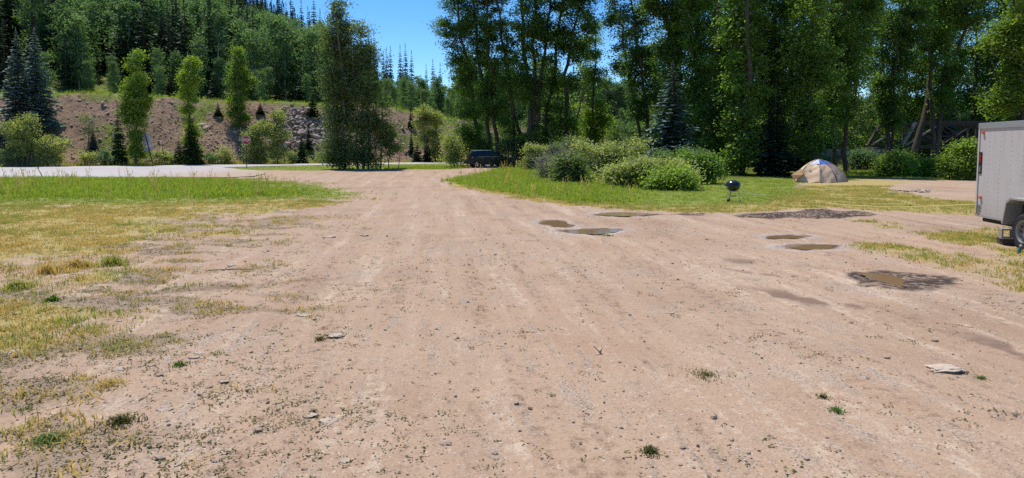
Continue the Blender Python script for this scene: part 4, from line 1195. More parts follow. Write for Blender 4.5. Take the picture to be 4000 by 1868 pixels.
# ------------------------------------------------------------------ hillside forest
def aspen_parts(h, seed, leaf=0.36, n=30):
    rng = random.Random(seed)
    bl = []
    for k in range(6):
        t = .16 + .78 * k / 5
        r = h * .19 * (1 - abs(t - .45) * 1.1) * rng.uniform(.85, 1.2)
        bl.append((rng.uniform(-.4, .4), rng.uniform(-.4, .4), h * t, r, r, h * .10, n // 2 + 3))
    st = [[(0, 0, -.4, h * .011), (rng.uniform(-.2, .2), 0, h * .5, h * .008), (0, 0, h * .95, .02)]]
    return broadleaf_parts(st, bl, seed, leaf, 24, .5, branch_p=.12, flat=.2)
FA = [aspen_parts(12, 400 + i) for i in range(4)]
FS = [conifer_parts(14, 2.1, 24, 9, 3, 410 + i, skirt=.06, narrow=.8) for i in range(3)] + [conifer_parts(16, 1.5, 26, 8, 3, 420 + i, skirt=.10, narrow=.75, gap=.1) for i in range(2)]
def snag_parts(seed):
    rng = np.random.default_rng(seed)
    tv, tf = tube([(0, 0, -.3), (.1, 0, 6), (.15, .1, 13)], [.16, .12, .03], 6)
    tv, tf, off = [tv], [tf], len(tv)
    for k in range(34):
        z = rng.uniform(4, 12.6); a = rng.uniform(0, 6.28); L = (13.5 - z) * .16 + .3
        v, f = tube([(0.1, 0, z), (.1 + math.cos(a) * L * .6, math.sin(a) * L * .6, z - .05), (.1 + math.cos(a) * L, math.sin(a) * L, z - .25)], [.035, .025, .01], 3)
        tv.append(v); tf.append(f + off); off += len(v)
    return np.vstack(tv), np.vstack(tf)
SN = [mesh_np('snag', *(lambda v, f: (v, [f]))(*snag_parts(430 + i)), M['dead_wood'], attrs=None) for i in range(2)]
APAIR = [pair_meshes('aspen', c, M['leaf_aspen'], M['bark_pale']) for c in FA]
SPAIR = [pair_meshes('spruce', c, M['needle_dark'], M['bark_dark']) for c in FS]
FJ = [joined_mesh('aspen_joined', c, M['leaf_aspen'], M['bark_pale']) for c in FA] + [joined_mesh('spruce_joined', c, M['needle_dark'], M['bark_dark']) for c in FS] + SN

def forest():
    pts = []
    rng = np.random.default_rng(99)
    for sp, o0, o1 in ((3.3, 19, 70), (4.2, 70, 160), (5.6, 160, 330)):
        t, o = np.meshgrid(np.arange(-260, 330, sp), np.arange(o0, o1, sp))
        t = t.ravel() + rng.uniform(-.48, .48, t.size) * sp; o = o.ravel() + rng.uniform(-.48, .48, o.size) * sp
        pts.append(np.stack([FX + TX * t - TY * o, FY + TY * t + TX * o, o], 1))
    # valley-floor wood behind the grove
    t = rng.uniform(0, 1, (1500, 2)); X = -6 + t[:, 0] * 130; Y = 84 + t[:, 1] * 75
    o = beyond(X, Y)
    q = np.stack([X, Y, o], 1)[(o < 19) & (Y > 84 + np.maximum(0, 12 - X) * 1.2) & (o < 0.0 - 14)]
    pts.append(q)
    P = np.vstack(pts)
    u = P[:, 0] / P[:, 1]
    k = (np.abs(u) < 1.0) & (P[:, 1] > 60)
    P = P[k]; u = u[k]
    X, Y, o = P.T
    Z = T(X, Y)
    el = Z
    nz = fbm(X * .03, Y * .03, 55)
    r = rng.random(len(P))
    # probability of spruce: high up the slope and in clumps
    px = 2000 + F * u
    top = HORIZ - (Z + 13 - HC) / Y * F
    ps = 0.12 + .6 * sstep(.48, .62, nz) + .35 * sstep(25, 55, Z) - .25 * sstep(1300, 1500, px) * (1 - sstep(140, 200, o)) + .5 * sstep(120, 220, o)
    ps = np.where(px > 1750, .35, ps)
    kind = np.where(r < ps, 1, 0)
    kind = np.where((rng.random(len(P)) < .05) & (Z > 22), 2, kind)
    s = rng.uniform(.75, 1.25, len(P))
    s = s * .86 * (1 - .38 * sstep(1330, 1460, px) * (px < 1800))
    s = np.where(o < 24, s * .5, s)                    # low edge growth at the terrace
    s = np.where((kind == 1) & (o > 120), s * 1.25, s)
    idx = np.where(kind == 0, rng.integers(0, 4, len(P)), np.where(kind == 1, 4 + rng.integers(0, 5, len(P)), 9 + rng.integers(0, 2, len(P))))
    hgt = np.where(kind == 0, 12, np.where(kind == 1, 15, 13)) * s
    # trees that show largest, in view and not behind the grove: things of their own
    size = hgt / Y
    inview = (px > -20) & (px < 1760) & (top < 560)
    order = np.argsort(-np.where(inview & (o > 19), size, -1))
    own = np.zeros(len(P), bool); 
    for kk, lim in ((0, 130), (1, 130), (2, 14)):
        c = 0
        for i in order:
            if kind[i] == kk and inview[i]:
                own[i] = True; c += 1
                if c >= lim: break
    zl = [(-1e9, 240, 'behind the blue spruces'), (240, 450, 'left of the pointed columnar cottonwood'), (450, 640, 'behind the pointed columnar cottonwood'), (640, 830, 'behind the narrow columnar cottonwood'),
          (830, 1040, 'behind the stop sign'), (1040, 1260, 'above the rocky outcrop'), (1260, 1480, 'behind the roadside cottonwood pair'), (1480, 1640, 'beneath the sky gap'), (1640, 1e9, 'beside the grove')]
    zo = [(0, 24, 'low young', 'at the bank top'), (24, 45, '', 'in the front rows of the hillside wood'), (45, 90, '', 'partway up the wooded hill'), (90, 1e9, '', 'high on the wooded hill')]
    kn = [('aspen_tree', 'green aspen', APAIR, 'hillside aspens'), ('spruce_tree', 'dark spruce', SPAIR, 'hillside spruces'), ('dead_tree', 'bare grey dead tree', None, 'dead trees on the hillside')]
    for i in np.nonzero(own)[0]:
        nm, lab, pr, grp = kn[kind[i]]
        zone = [q[2] for q in zl if q[0] <= px[i] < q[1]][0]
        row = [q for q in zo if q[0] <= o[i] < q[1]][0]
        lab = (row[2] + ' ' + lab).strip(); zone = row[3] + ' ' + zone
        loc = (X[i], Y[i], Z[i] - .1)
        rz = float(rng.uniform(0, 6.28))
        sc = (s[i] * rng.uniform(.9, 1.1),) * 2 + (s[i],)
        if pr is None:
            ob = link(nm, SN[idx[i] - 9], None, loc); tag(ob, lab + ' ' + zone, 'tree', grp + ' ' + zone)
            ob.rotation_euler = (0, 0, rz)
        else:
            ob = thing(nm, lab + ' ' + zone, 'tree', loc, rz, grp + ' ' + zone)
            c, t_ = pr[idx[i] - (0 if kind[i] == 0 else 4)]
            link('crown', c, ob); link('trunk', t_, ob)
        ob.scale = sc
    r_ = ~own
    n = int(r_.sum())
    scatter('forest', np.stack([X, Y, Z - .1], 1)[r_], zrot(n), np.stack([s, s, s], 1)[r_], idx[r_], FJ, 'dense aspen and spruce wood covering the hillside')
forest()

# understorey saplings behind the grove
US = [pair_meshes('understorey', broadleaf_parts([[(0, 0, -.2, .06), (.1, 0, 2.4, .05), (0, .1, 5.6, .02)], [(0, 0, -.2, .04), (-.8, .2, 3.6, .015)]],
      [(0, 0, 1.3, 1.5, 1.5, 1.1, 22), (.2, 0, 2.8, 1.5, 1.5, 1.2, 24), (-.1, 0, 4.3, 1.1, 1.1, 1.2, 16)], 500 + i, .2, 42, .38), M[lf], M['bark_grey']) for i, lf in enumerate(('leaf_aspen', 'leaf_willow', 'leaf_bright', 'leaf_cotton'))]
rr = random.Random(5)
for i, x in enumerate([1860, 1905, 1965, 2000, 2060, 2105, 2150, 2190, 2250, 2290, 2350, 2395, 2440, 2470, 2520, 2570, 2700, 2760, 2940, 3080, 3230, 3340, 3420, 3500, 3580, 3660, 3760, 3830, 3900, 3990]):
    Y = rr.uniform(76, 92) if x < 2550 else (rr.uniform(58, 66) if x < 3200 else rr.uniform(76, 90))
    if x < 2100: Y += 4
    u = (x - 2000) / F
    right = x > 2600
    o = thing('understorey_tree', 'leafy young tree of the undergrowth %s' % ('behind the tent and the bridge' if right else 'behind the left half of the grove'), 'tree', (u * Y, Y, -.05), rr.uniform(0, 6.28), 'undergrowth %s' % ('behind the tent and bridge' if right else 'behind the grove'))
    c, t_ = US[i % 4]
    k = rr.uniform(.75, 1.35); o.scale = (k, k, k * rr.uniform(.8, 1.2))
    link('crown', c, o); link('trunk', t_, o)

# ------------------------------------------------------------------ rocks
def rock_mesh(name, seed, mat, flat=0.6, rough=0.28, sub=2):
    bm = bmesh.new()
    bmesh.ops.create_icosphere(bm, subdivisions=sub, radius=0.5)
    r = random.Random(seed)
    pl = [(Vector((r.gauss(0, 1), r.gauss(0, 1), r.gauss(0, 1))).normalized(), r.uniform(.20, .40)) for _ in range(9)]
    for v in bm.verts:
        for nn, d in pl:
            q = v.co.dot(nn)
            if q > d: v.co -= nn * (q - d)
        v.co += Vector((r.gauss(0, 1), r.gauss(0, 1), r.gauss(0, 1))) * rough * .045
        v.co.z *= flat
    me = bpy.data.meshes.new(name); bm.to_mesh(me); bm.free()
    me.materials.append(mat)
    return me
RK = [rock_mesh('bank_rock', i, M['rubble'], .65, sub=1) for i in range(4)] + [rock_mesh('bank_rock', 10 + i, M['stone_dark'], .75, sub=1) for i in range(3)] + [rock_mesh('bank_rock', 20 + i, M['stone'], .55, sub=1) for i in range(2)]
def bank_rocks():
    rng = np.random.default_rng(77)
    n = 20000
    t = rng.uniform(-50, 90, n); o = 2.6 + 9.8 * rng.beta(1.2, 1.5, n)
    X, Y, Z = bank_z(t, o)
    px = 2000 + F * X / Y
    outc = sstep(1060, 1110, px) * (1 - sstep(1330, 1400, px)) * sstep(4, 6.5, o)
    den = .35 + .65 * sstep(.42, .58, fbm(t * .3, o * .4, 61)) + .5 * sstep(560, 700, px)
    keep = rng.random(n) < np.maximum(den * .95, outc * .8)
    t, o, X, Y, Z, px, outc = [a[keep] for a in (t, o, X, Y, Z, px, outc)]
    n = len(t)
    s = rng.lognormal(-1.75, .55, n)
    s = np.where(outc > .5, rng.lognormal(-.55, .4, n), s)
    s = np.clip(s, .08, 1.7)
    idx = np.where(outc > .5, np.where(rng.random(n) < .7, 4 + rng.integers(0, 3, n), rng.integers(0, 4, n)), np.where(rng.random(n) < .92, rng.integers(0, 4, n), 7 + rng.integers(0, 2, n)))
    ordr = np.argsort(-s * ((px > 0) & (px < 1750)))
    big = ordr[:290]; rest = ordr[290:]
    for i in big:
        ob = link('rock', RK[idx[i]], bank, (X[i], Y[i], Z[i] + s[i] * .05))
        ob.scale = (s[i] * rng.uniform(.9, 1.5), s[i], s[i] * rng.uniform(.7, 1.1))
        ob.rotation_euler = (rng.normal(0, .35), rng.normal(0, .35), rng.uniform(0, 6.28))
    scatter('rubble', np.stack([X, Y, Z + s * .05], 1)[rest], zrot(len(rest), .35), s[rest], idx[rest], RK, 'loose stones strewn over the bank', bank)
bank_rocks()

SM = [rock_mesh('stone', 40 + i, M['stone'], .42, rough=1.1, sub=3) for i in range(4)] + [rock_mesh('stone', 50 + i, M['stone_red'], .4, rough=.7, sub=3) for i in range(2)]
STONES = [
 (1282, 929, 52, 'pale flat stone lying alone far out on the lot, left of the drive'), (1421, 921, 40, 'buried pale stone right of the far flat stone'), (1172, 986, 34, 'small pale stone on the lot nearer than the far flat stone'),
 (903, 1047, 44, 'thin light slab of stone beside a dry twig on the left of the lot'), (1184, 1231, 60, 'rounded half-buried stone on bare dirt above the big grey boulder stone'), (1300, 1318, 84, 'largest grey stone of the left half, with a weed tuft on its left'),
 (1435, 1333, 38, 'small pale stone just right of the largest grey stone'), (467, 1265, 30, 'little pale stone at the edge of the dry grass'), (511, 1254, 38, 'pale slab next to a little stone at the edge of the dry grass'),
 (290, 1265, 26, 'tiny grey stone inside the dry grass'), (46, 1386, 62, 'grey stone half hidden in yellow grass at the far left'), (1238, 1368, 34, 'reddish buried stone below the largest grey stone'),
 (777, 1389, 46, 'pale stone above the stone pair among weeds'), (753, 1413, 52, 'larger pale stone of the pair among weeds'), (660, 1416, 44, 'pale stone left of the stone pair among weeds'),
 (466, 1464, 52, 'angular pale stone on bare dirt below the dry grass'), (621, 1481, 42, 'reddish flat stone in the dirt'), (870, 1497, 58, 'white-topped stone beside a green tuft'),
 (815, 1518, 36, 'tilted reddish flake left of the white-topped stone'), (683, 1510, 34, 'reddish chip of stone near a dry tuft'), (640, 1610, 64, 'wide flat stone almost buried in dirt'),
 (1205, 1630, 78, 'rough grey stone next to a long flat slab, low in the middle'), (1286, 1649, 92, 'long flat slab right of the rough grey stone'), (1747, 1724, 58, 'reddish stone set in the gravelly wheel track'),
 (1351, 1802, 50, 'pale stone near the closest edge of the lot'), (2620, 1222, 30, 'pale stone on the open middle of the lot'), (2625, 1075, 28, 'flat pale stone beyond the middle of the lot'),
 (3690, 1439, 172, 'big flat pale slab on the right of the lot'), (2148, 978, 34, 'thin dark flake of stone in front of the puddles'), (3230, 1000, 30, 'small brown stone near the crusted puddle'),
]
for i, (x, y, w, lab) in enumerate(STONES):
    gx, gy = G(x, y)
    k = w / ppm(gy) / .92
    o = link('stone', SM[4 + i % 2] if 'reddish' in lab or 'brown' in lab else SM[i % 4], None, (gx, gy, gz1(gx, gy) + k * .01))
    o.scale = (k, k * random.uniform(.6, .95), k * random.uniform(.5, .75) * (1 if w < 100 else .6))
    o.rotation_euler = (random.uniform(-.15, .15), random.uniform(-.15, .15), random.uniform(-.4, .4))
    tag(o, lab, 'stone', 'stones on the dirt lot')
for i in range(16):
    gx, gy = G(3480 + 150 * random.random(), 742 + 14 * random.random())
    k = random.uniform(.18, .5)
    o = link('stone', SM[i % 4], None, (gx, gy, gz1(gx, gy) + k * .05)); o.scale = (k, k * .8, k * .8); o.rotation_euler = (0, 0, random.uniform(0, 6))
    tag(o, 'one of the pale stones strewn across the dirt patch beyond the lawn', 'stone', 'pale stones on the dirt patch beyond the lawn')

PB = [rock_mesh('pebble', 60 + i, M['pebble'], .6, sub=1) for i in range(4)] + [rock_mesh('pebble', 65, M['stone'], .6, sub=1), rock_mesh('pebble', 66, M['stone_red'], .6, sub=1)]

def frustum_pts(n, d0, d1, rng, pw=1.0, um=0.85):
    d = d0 + (d1 - d0) * rng.random(n) ** pw
    u = rng.uniform(-um, um, n)
    return u * d, d
def pebbles():
    rng = np.random.default_rng(31)
    X, Y = frustum_pts(45000, 2.6, 26, rng, 1.25)
    z = zones(X, Y)
    den = (.25 + .75 * sstep(.4, .65, fbm(X * .8, Y * .5, 63))) * (1 - z['lush']) * (1 - .7 * z['dry']) * (z['pd'] < -.1) * (1 - z['asph'])
    k = rng.random(len(X)) < den * .6
    X, Y = X[k], Y[k]; n = len(X)
    s = np.clip(rng.lognormal(-4.35, .55, n), .006, .08)
    h = ground_z(X, Y)
    scatter('gravel', np.stack([X, Y, h + s * .12], 1), zrot(n, .3), s, rng.integers(0, 6, n), PB, 'small pebbles and gravel strewn over the dirt lot')
pebbles()
M['clod'] = mat_plain('clod', (0.12, 0.085, 0.07), 0.75, noise=.4, scale=2, spec=.2)
CLD = [rock_mesh('clod', 80 + i, M['clod'], .6, sub=1) for i in range(3)]
def clods():
    rng = np.random.default_rng(35)
    X, Y = frustum_pts(60000, 10, 24, rng, 1.0, .8)
    k = zones(X, Y)['mud'] * (rng.random(len(X)) < .10) > .45
    X, Y = X[k], Y[k]
    k = fbm(X * 1.2, Y * 3.0, 73, 4) > .47
    X, Y = X[k], Y[k]; n = len(X)
    s = np.clip(rng.lognormal(-3.2, .4, n), .02, .09)
    scatter('mud_clods', np.stack([X, Y, ground_z(X, Y) + s * .1], 1), zrot(n, .3), s, rng.integers(0, 3, n), CLD, 'dark churned clods of mud on the wet patches')
clods()

# ------------------------------------------------------------------ grass and weeds
def tuft(name, seed, mat, n, h, spread, width, lean=.5, segs=2):
    rng = np.random.default_rng(seed)
    V = []; Fq = []; Ft = []; tint = []
    for i in range(n):
        a = rng.uniform(0, 6.28); r = spread * (math.sqrt(rng.random()) if n < 60 else min(1.5, abs(rng.normal(0, .55))))
        b = np.array([math.cos(a) * r, math.sin(a) * r, -0.01])
        hh = h * rng.uniform(.35, 1.15) * (1 if n < 60 else max(.3, 1 - .45 * r / spread))
        la = rng.uniform(0, 6.28); ln = lean * rng.uniform(.2, 1.1)
        d = np.array([math.cos(la), math.sin(la), 0])
        w = np.array([-d[1], d[0], 0]) * width * rng.uniform(.7, 1.3)
        t0 = rng.uniform(.1, .9)
        o = len(V)
        p1 = b + d * hh * ln * .35 + np.array([0, 0, hh * .6]); p2 = b + d * hh * ln + np.array([0, 0, hh * (1 - .25 * ln)])
        V += [b - w / 2, b + w / 2, p1 + w * .4, p1 - w * .4, p2]
        Fq.append((o, o + 1, o + 2, o + 3)); Ft.append((o + 3, o + 2, o + 4))
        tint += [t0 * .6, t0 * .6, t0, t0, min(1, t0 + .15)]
    return mesh_np(name, np.array(V), [np.array(Fq), np.array(Ft)], mat, attrs={'tint': tint})
def stalk(name, seed):
    rng = np.random.default_rng(seed)
    me_v = []; me_f = []; tint = []
    for i in range(6):
        b = np.array([rng.uniform(-.12, .12), rng.uniform(-.12, .12), 0]); h = rng.uniform(.5, .95)
        d = np.array([rng.uniform(-.12, .12), rng.uniform(-.12, .12), h]); w = np.array([.005, .003, 0])
        o = len(me_v)
        me_v += [b - w, b + w, b + d * .8 + w * .6, b + d * .8 - w * .6]; me_f.append((o, o + 1, o + 2, o + 3))
        o = len(me_v); w2 = np.array([.016, .008, 0])
        me_v += [b + d * .78, b + d * .9 + w2, b + d * 1.05, b + d * .9 - w2]; me_f.append((o, o + 1, o + 2, o + 3))
        tint += [.4] * 4 + [.9] * 4
    return mesh_np(name, np.array(me_v), [np.array(me_f)], M['grass_dry'], attrs={'tint': tint})
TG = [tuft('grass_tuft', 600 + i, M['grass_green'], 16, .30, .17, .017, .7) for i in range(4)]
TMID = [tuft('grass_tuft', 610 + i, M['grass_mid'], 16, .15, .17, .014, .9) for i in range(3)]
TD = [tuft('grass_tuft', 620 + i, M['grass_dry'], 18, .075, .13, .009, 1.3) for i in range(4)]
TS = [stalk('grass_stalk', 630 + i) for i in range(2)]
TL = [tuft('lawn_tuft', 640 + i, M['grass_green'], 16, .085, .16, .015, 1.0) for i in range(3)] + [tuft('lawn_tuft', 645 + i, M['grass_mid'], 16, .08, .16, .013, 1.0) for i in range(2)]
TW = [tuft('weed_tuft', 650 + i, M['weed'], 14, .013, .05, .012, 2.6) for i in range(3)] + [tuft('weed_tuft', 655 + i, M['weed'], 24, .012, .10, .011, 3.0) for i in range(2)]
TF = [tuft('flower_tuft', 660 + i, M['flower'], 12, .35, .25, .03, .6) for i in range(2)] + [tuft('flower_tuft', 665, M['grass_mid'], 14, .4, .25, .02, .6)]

def grass():
    rng = np.random.default_rng(41)
    # tall green grass
    X, Y = frustum_pts(105000, 22, 72, rng, .85, .95)
    z = zones(X, Y)
    sl, sr = poly_sd(X, Y, Z_LUSH_L), poly_sd(X, Y, Z_LUSH_R)
    isl = poly_sd(X, Y, Z_ISLAND)
    k = (rng.random(len(X)) < z['lush']) & (z['mud'] < .3) & (z['asph'] < .3)
    X, Y, sl, sr, isl = X[k], Y[k], sl[k], sr[k], isl[k]
    n = len(X)
    # the right side: tall near the shrubs at its left end, mown lawn towards the grill and the tent
    px = 2000 + F * X / Y
    tall = np.where(sr > -1, np.maximum(1 - sstep(2350, 2550, px), sstep(0, 2.0, Y - 34 + 2 * fbm(X, Y, 8) - 1) * (px < 2760)), 1.0)
    tall = np.where(isl > -.5, .75, tall)
    tall = np.where((px > 3300) & (Y > 46), .8, tall)
    istall = rng.random(n) < tall
    lowy = sstep(780, 740, 578 + HC * F / Y) if False else 1
    patch = fbm(X * .35, Y * .35, 21)
    mid = rng.random(n) < np.where(sl > -1, np.clip(1.2 - sl * .22, .32, .95), .25 + .3 * (patch > .55))
    i_t = np.where(mid, 4 + rng.integers(0, 3, n), rng.integers(0, 4, n))
    i_l = 7 + np.where(rng.random(n) < .6, rng.integers(0, 3, n), 3 + rng.integers(0, 2, n))
    idx = np.where(istall, i_t, i_l)
    st = istall & (rng.random(n) < .02)
    idx = np.where(st, 12 + rng.integers(0, 2, n), idx)
    s = rng.uniform(.6, 1.1, n) * (.55 + .7 * patch)
    s = np.where(px < 1500, s * (.45 + .55 * sstep(0, 5, sl)), s)
    s = np.where(isl > -.5, s * .8, s)
    pts = np.stack([X, Y, ground_z(X, Y)], 1)
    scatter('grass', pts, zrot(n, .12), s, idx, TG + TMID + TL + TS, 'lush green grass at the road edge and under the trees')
    # dry short turf
    X1, Y1 = frustum_pts(190000, 3.5, 34, rng, .8, .95)
    z = zones(X1, Y1)
    k = (rng.random(len(X1)) < z['dry'] ** 1.5 * (.25 + .75 * sstep(.4, .6, fbm(X1 * 1.3, Y1 * 1.3, 24)))) & (z['mud'] < .3) & (z['pd'] < -.2)
    X1, Y1 = X1[k], Y1[k]; n = len(X1)
    right = X1 > 2
    pg = fbm(X1 * .45, Y1 * .45, 25)
    gsel = rng.random(n) < np.where(right, .65, .12 + .5 * sstep(.5, .65, pg) + .45 * sstep(-7, 0, poly_sd(X1, Y1, Z_LUSH_L)))
    idx = np.where(gsel, 4 + rng.integers(0, 3, n), rng.integers(0, 4, n))
    s = rng.uniform(.7, 1.4, n) * np.where(gsel, .42, .85)
    scatter('dry_grass', np.stack([X1, Y1, ground_z(X1, Y1)], 1), zrot(n, .15), s, idx, TD + TMID, 'short yellow dry grass over the left of the lot')
    # a taller tawny patch at the left
    # weeds dotted over the dirt
    c = rng.random((1500, 2)); u = -.8 + 1.6 * c[:, 0]; d = 2.9 + 17 * c[:, 1] ** 1.35
    w = np.where(u < -.12, .75, np.where(u < .2, .26, .18))
    kk = rng.random(1500) < w
    cx, cy = (u * d)[kk], d[kk]
    m = rng.integers(2, 13, len(cx))
    R = np.repeat(np.arange(len(cx)), m)
    X2 = cx[R] + rng.normal(0, .16, len(R)) * np.repeat(rng.uniform(.5, 2.0, len(cx)), m); Y2 = cy[R] + rng.normal(0, .14, len(R)) * np.repeat(rng.uniform(.5, 2.0, len(cx)), m)
    Y2 = np.maximum(Y2, 2.4)
    z = zones(X2, Y2)
    k = (z['lush'] < .4) & (z['dry'] < .7) & (z['pd'] < -.25) & (z['mud'] < .3)
    X2, Y2 = X2[k], Y2[k]
    Xs, Ys_ = frustum_pts(70000, 3.0, 17, rng, .9, .9)
    zs = zones(Xs, Ys_)
    k = rng.random(len(Xs)) < zs['sparse'] * .6
    X2 = np.concatenate([X2, Xs[k]]); Y2 = np.concatenate([Y2, Ys_[k]]); n = len(X2)
    scatter('weeds', np.stack([X2, Y2, ground_z(X2, Y2)], 1), zrot(n, .2), rng.uniform(.5, 1.35, n), rng.integers(0, 5, n), TW, 'tiny olive weeds dotted over the bare dirt')
    # bank and terrace greenery
    n = 9000
    t = rng.uniform(-55, 110, n); o = rng.uniform(.6, 22, n)
    g = np.maximum(sstep(11.5, 13, o), 1 - sstep(1.6, 3.2, o))
    g = np.maximum(g, .7 * sstep(.54, .64, fbm(t * .22, o * .3, 15)))
    k = rng.random(n) < g
    t, o = t[k], o[k]
    X3, Y3, Z3 = bank_z(t, o); Z3 = np.where(o < 2.6, 0, Z3); n = len(t)
    scatter('bank_grass', np.stack([X3, Y3, Z3], 1), zrot(n, .2), rng.uniform(1.0, 2.2, n), rng.integers(0, 7, n), TG + TMID, 'coarse grass along the top and the foot of the bank')
    n = 1500
    t = rng.uniform(-40, 95, n); o = rng.uniform(.5, 1.9, n)
    w = .25 + .75 * sstep(.5, .6, vn(t * .12, t * 0, 3))
    k = rng.random(n) < w
    t, o = t[k], o[k]; n = len(t)
    X4, Y4 = FX + TX * t - TY * o, FY + TY * t + TX * o
    scatter('wildflowers', np.stack([X4, Y4, np.zeros(n)], 1), zrot(n, .2), rng.uniform(.8, 1.5, n), rng.integers(0, 3, n), TF, 'strip of yellow wildflowers along the far road edge')
grass()

# named clumps one can point to
CL = 'weed clumps on the dirt lot'
def clump(label, x, y, w, h, mat, seed, n=160, nm='weed_clump', wd=.008, flatness=1.0):
    gx, gy = G(x, y)
    r = w / ppm(gy) / 2
    me = tuft(nm, seed, M[mat], n, h, r, wd, 1.2)
    o = link(nm, me, None, (gx, gy, gz1(gx, gy)))
    o.scale = (1, flatness, 1)
    tag(o, label, 'weeds', CL)
clump('bright green leafy weed in the dry grass at the left', 206, 1182, 62, .11, 'weed_green', 701, 150, wd=.02)
clump('big dark green weed patch at the lower left corner of the lot', 190, 1740, 190, .06, 'weed_green', 702, 620, wd=.007)
clump('wide olive weed patch right of the dark green patch', 470, 1665, 190, .07, 'weed', 703, 380)
clump('tuft of weeds at the left side of the largest grey stone', 1250, 1328, 50, .08, 'weed', 704, 90)
clump('sprawling wiry weed patch on the right middle of the lot', 2760, 1470, 230, .05, 'weed', 705, 420, wd=.006)
clump('small dark green weed on the right of the lot', 3270, 1600, 75, .06, 'weed_green', 706, 130)
clump('olive weed clump low on the right of the gravelly track', 2540, 1760, 110, .06, 'weed', 707, 200)
clump('thin dark weed upright on the bare right', 3215, 1550, 60, .06, 'weed', 708, 90)
clump('yellow-green tuft beside the angular pale stone', 700, 1440, 90, .06, 'weed_green', 709, 150)
clump('green weed behind the big flat slab', 3830, 1470, 50, .05, 'weed_green', 710, 90)
clump('tall greenish grass clump at the end of the dry grass', 440, 1035, 190, .22, 'grass_mid', 711, 420, 'grass_clump', .012)
clump('dry tall grass clump left of the greenish one', 300, 1045, 150, .2, 'grass_dry', 712, 380, 'grass_clump', .012)
clump('tall grass clump near the left edge of the dry grass', 70, 1130, 170, .17, 'grass_mid', 713, 380, 'grass_clump', .012)
clump('long dry grass clump in front of the dry tall clump', 190, 1070, 150, .24, 'grass_dry', 714, 260, 'grass_clump', .011)
clump('grassy tuft on the near rim of the long puddle', 2375, 923, 90, .06, 'weed_green', 715, 150, 'grass_clump', .012)
clump('dry straw clump below the bare dirt strip at the left', 430, 1520, 150, .06, 'grass_dry', 716, 300, 'grass_clump', .007)

def twig(label, pts, r, nm='twig', mat='bark_dark', Y=None):
    m = MB()
    for P in pts:
        Q = [Vector(p) for p in P]
        m.tube(Q, np.linspace(r, r * .4, len(Q)), 5)
    o = m.build(nm, M[mat], None, smooth=True)
    return tag(o, label, 'twig')
gx, gy = G(2342, 1388)
twig('short dark twig sticking up from the bare middle of the lot', [[(gx + .03, gy, 0), (gx, gy, .03), (gx - .06, gy, .09)], [(gx, gy, .02), (gx + .03, gy + .02, .06)]], .008)
gx, gy = G(163, 700)
twig('leaning grey stick standing in the tall grass at the left', [[(gx + .12, gy, 0), (gx - .1, gy, .45), (gx - .3, gy, .82)], [(gx - .2, gy, .62), (gx - .12, gy, .8)]], .03, mat='bark_dark')
gx, gy = G(3260, 1092 - 20)
gx, gy = G(903, 1062)
twig('thin dry twig lying beside the light slab', [[(gx - .35, gy, .02), (gx, gy + .03, .035), (gx + .3, gy + .1, .02)]], .010)

# ------------------------------------------------------------------ signs
M['sign_red'] = mat_plain('sign_red', (0.42, 0.018, 0.020), 0.45, noise=.08)
M['sign_white'] = mat_plain('sign_white', (0.75, 0.74, 0.72), 0.5, noise=.05)
M['alu'] = mat_plain('alu', (0.42, 0.41, 0.39), 0.55, metal=.3, noise=.12)
M['post_rust'] = mat_plain('post_rust', (0.07, 0.045, 0.035), 0.8, noise=.3)
def ngon_plate(m, n, R, th, rot, c=(0, 0, 0)):
    P = [(R * math.cos(rot + 2 * math.pi * i / n), R * math.sin(rot + 2 * math.pi * i / n)) for i in range(n)]
    V = [(x + c[0], -th / 2 + c[1], z + c[2]) for x, z in P] + [(x + c[0], th / 2 + c[1], z + c[2]) for x, z in P]
    m.add(V, [tuple(range(n)), tuple(reversed(range(n, 2 * n)))] + [(i, (i + 1) % n, (i + 1) % n + n, i + n) for i in range(n)])
def stop_sign():
    gx, gy = G(964, 656)
    k = 33 / ppm(gy) / .76
    o = thing('stop_sign', 'red octagonal stop sign on a thin dark post at the road junction', 'sign', (gx, gy, 0), .42)
    o.scale = (k, k, k)
    m = MB(); m.box((0, .03, 1.45), (.065, .045, 3.0)); m.build('post', M['post_rust'], o)
    pl = MB(); ngon_plate(pl, 8, .41, .004, math.pi / 8, (0, 0, 2.48)); p = pl.build('sign_plate', M['sign_white'], o)
    f = MB(); ngon_plate(f, 8, .382, .003, math.pi / 8, (0, -.005, 2.48)); f.build('sign_face', M['sign_red'], p)
    cu = bpy.data.curves.new('lettering', 'FONT'); cu.body = 'STOP'; cu.size = .34; cu.align_x = 'CENTER'; cu.align_y = 'CENTER'; cu.offset = .008; cu.extrude = .001
    t = bpy.data.objects.new('lettering', cu); COL.objects.link(t); t.parent = p; t.location = (0, -.0095, 2.48); t.rotation_euler = (math.pi / 2, 0, 0); t.scale = (.78, 1, 1)
    cu.materials.append(M['sign_white'])
    me = bpy.data.meshes.new_from_object(t)
    t2 = link('lettering', me, p); t2.matrix_basis = t.matrix_basis.copy()
    bpy.data.objects.remove(t); t2.name = 'lettering'
stop_sign()
def at_foot(x, off):
    Y = foot(x, off); return ((x - 2000) / F * Y, Y, 0)
def leaning_sign():
    o = thing('road_sign', 'grey back of a tall sign board with a small plate below, on a leaning post', 'sign', at_foot(600, .9), .25)
    o.rotation_euler = (0, -.20, .25)
    MB().box((0, -.03, 1.8), (.09, .06, 3.6)).build('post', M['post_rust'], o)
    MB().box((.0, .02, 2.85), (.82, .012, 1.30)).build('sign_plate', M['alu'], o)
    MB().box((.0, .02, 1.85), (.98, .012, .42)).build('sign_plate', M['alu'], o)
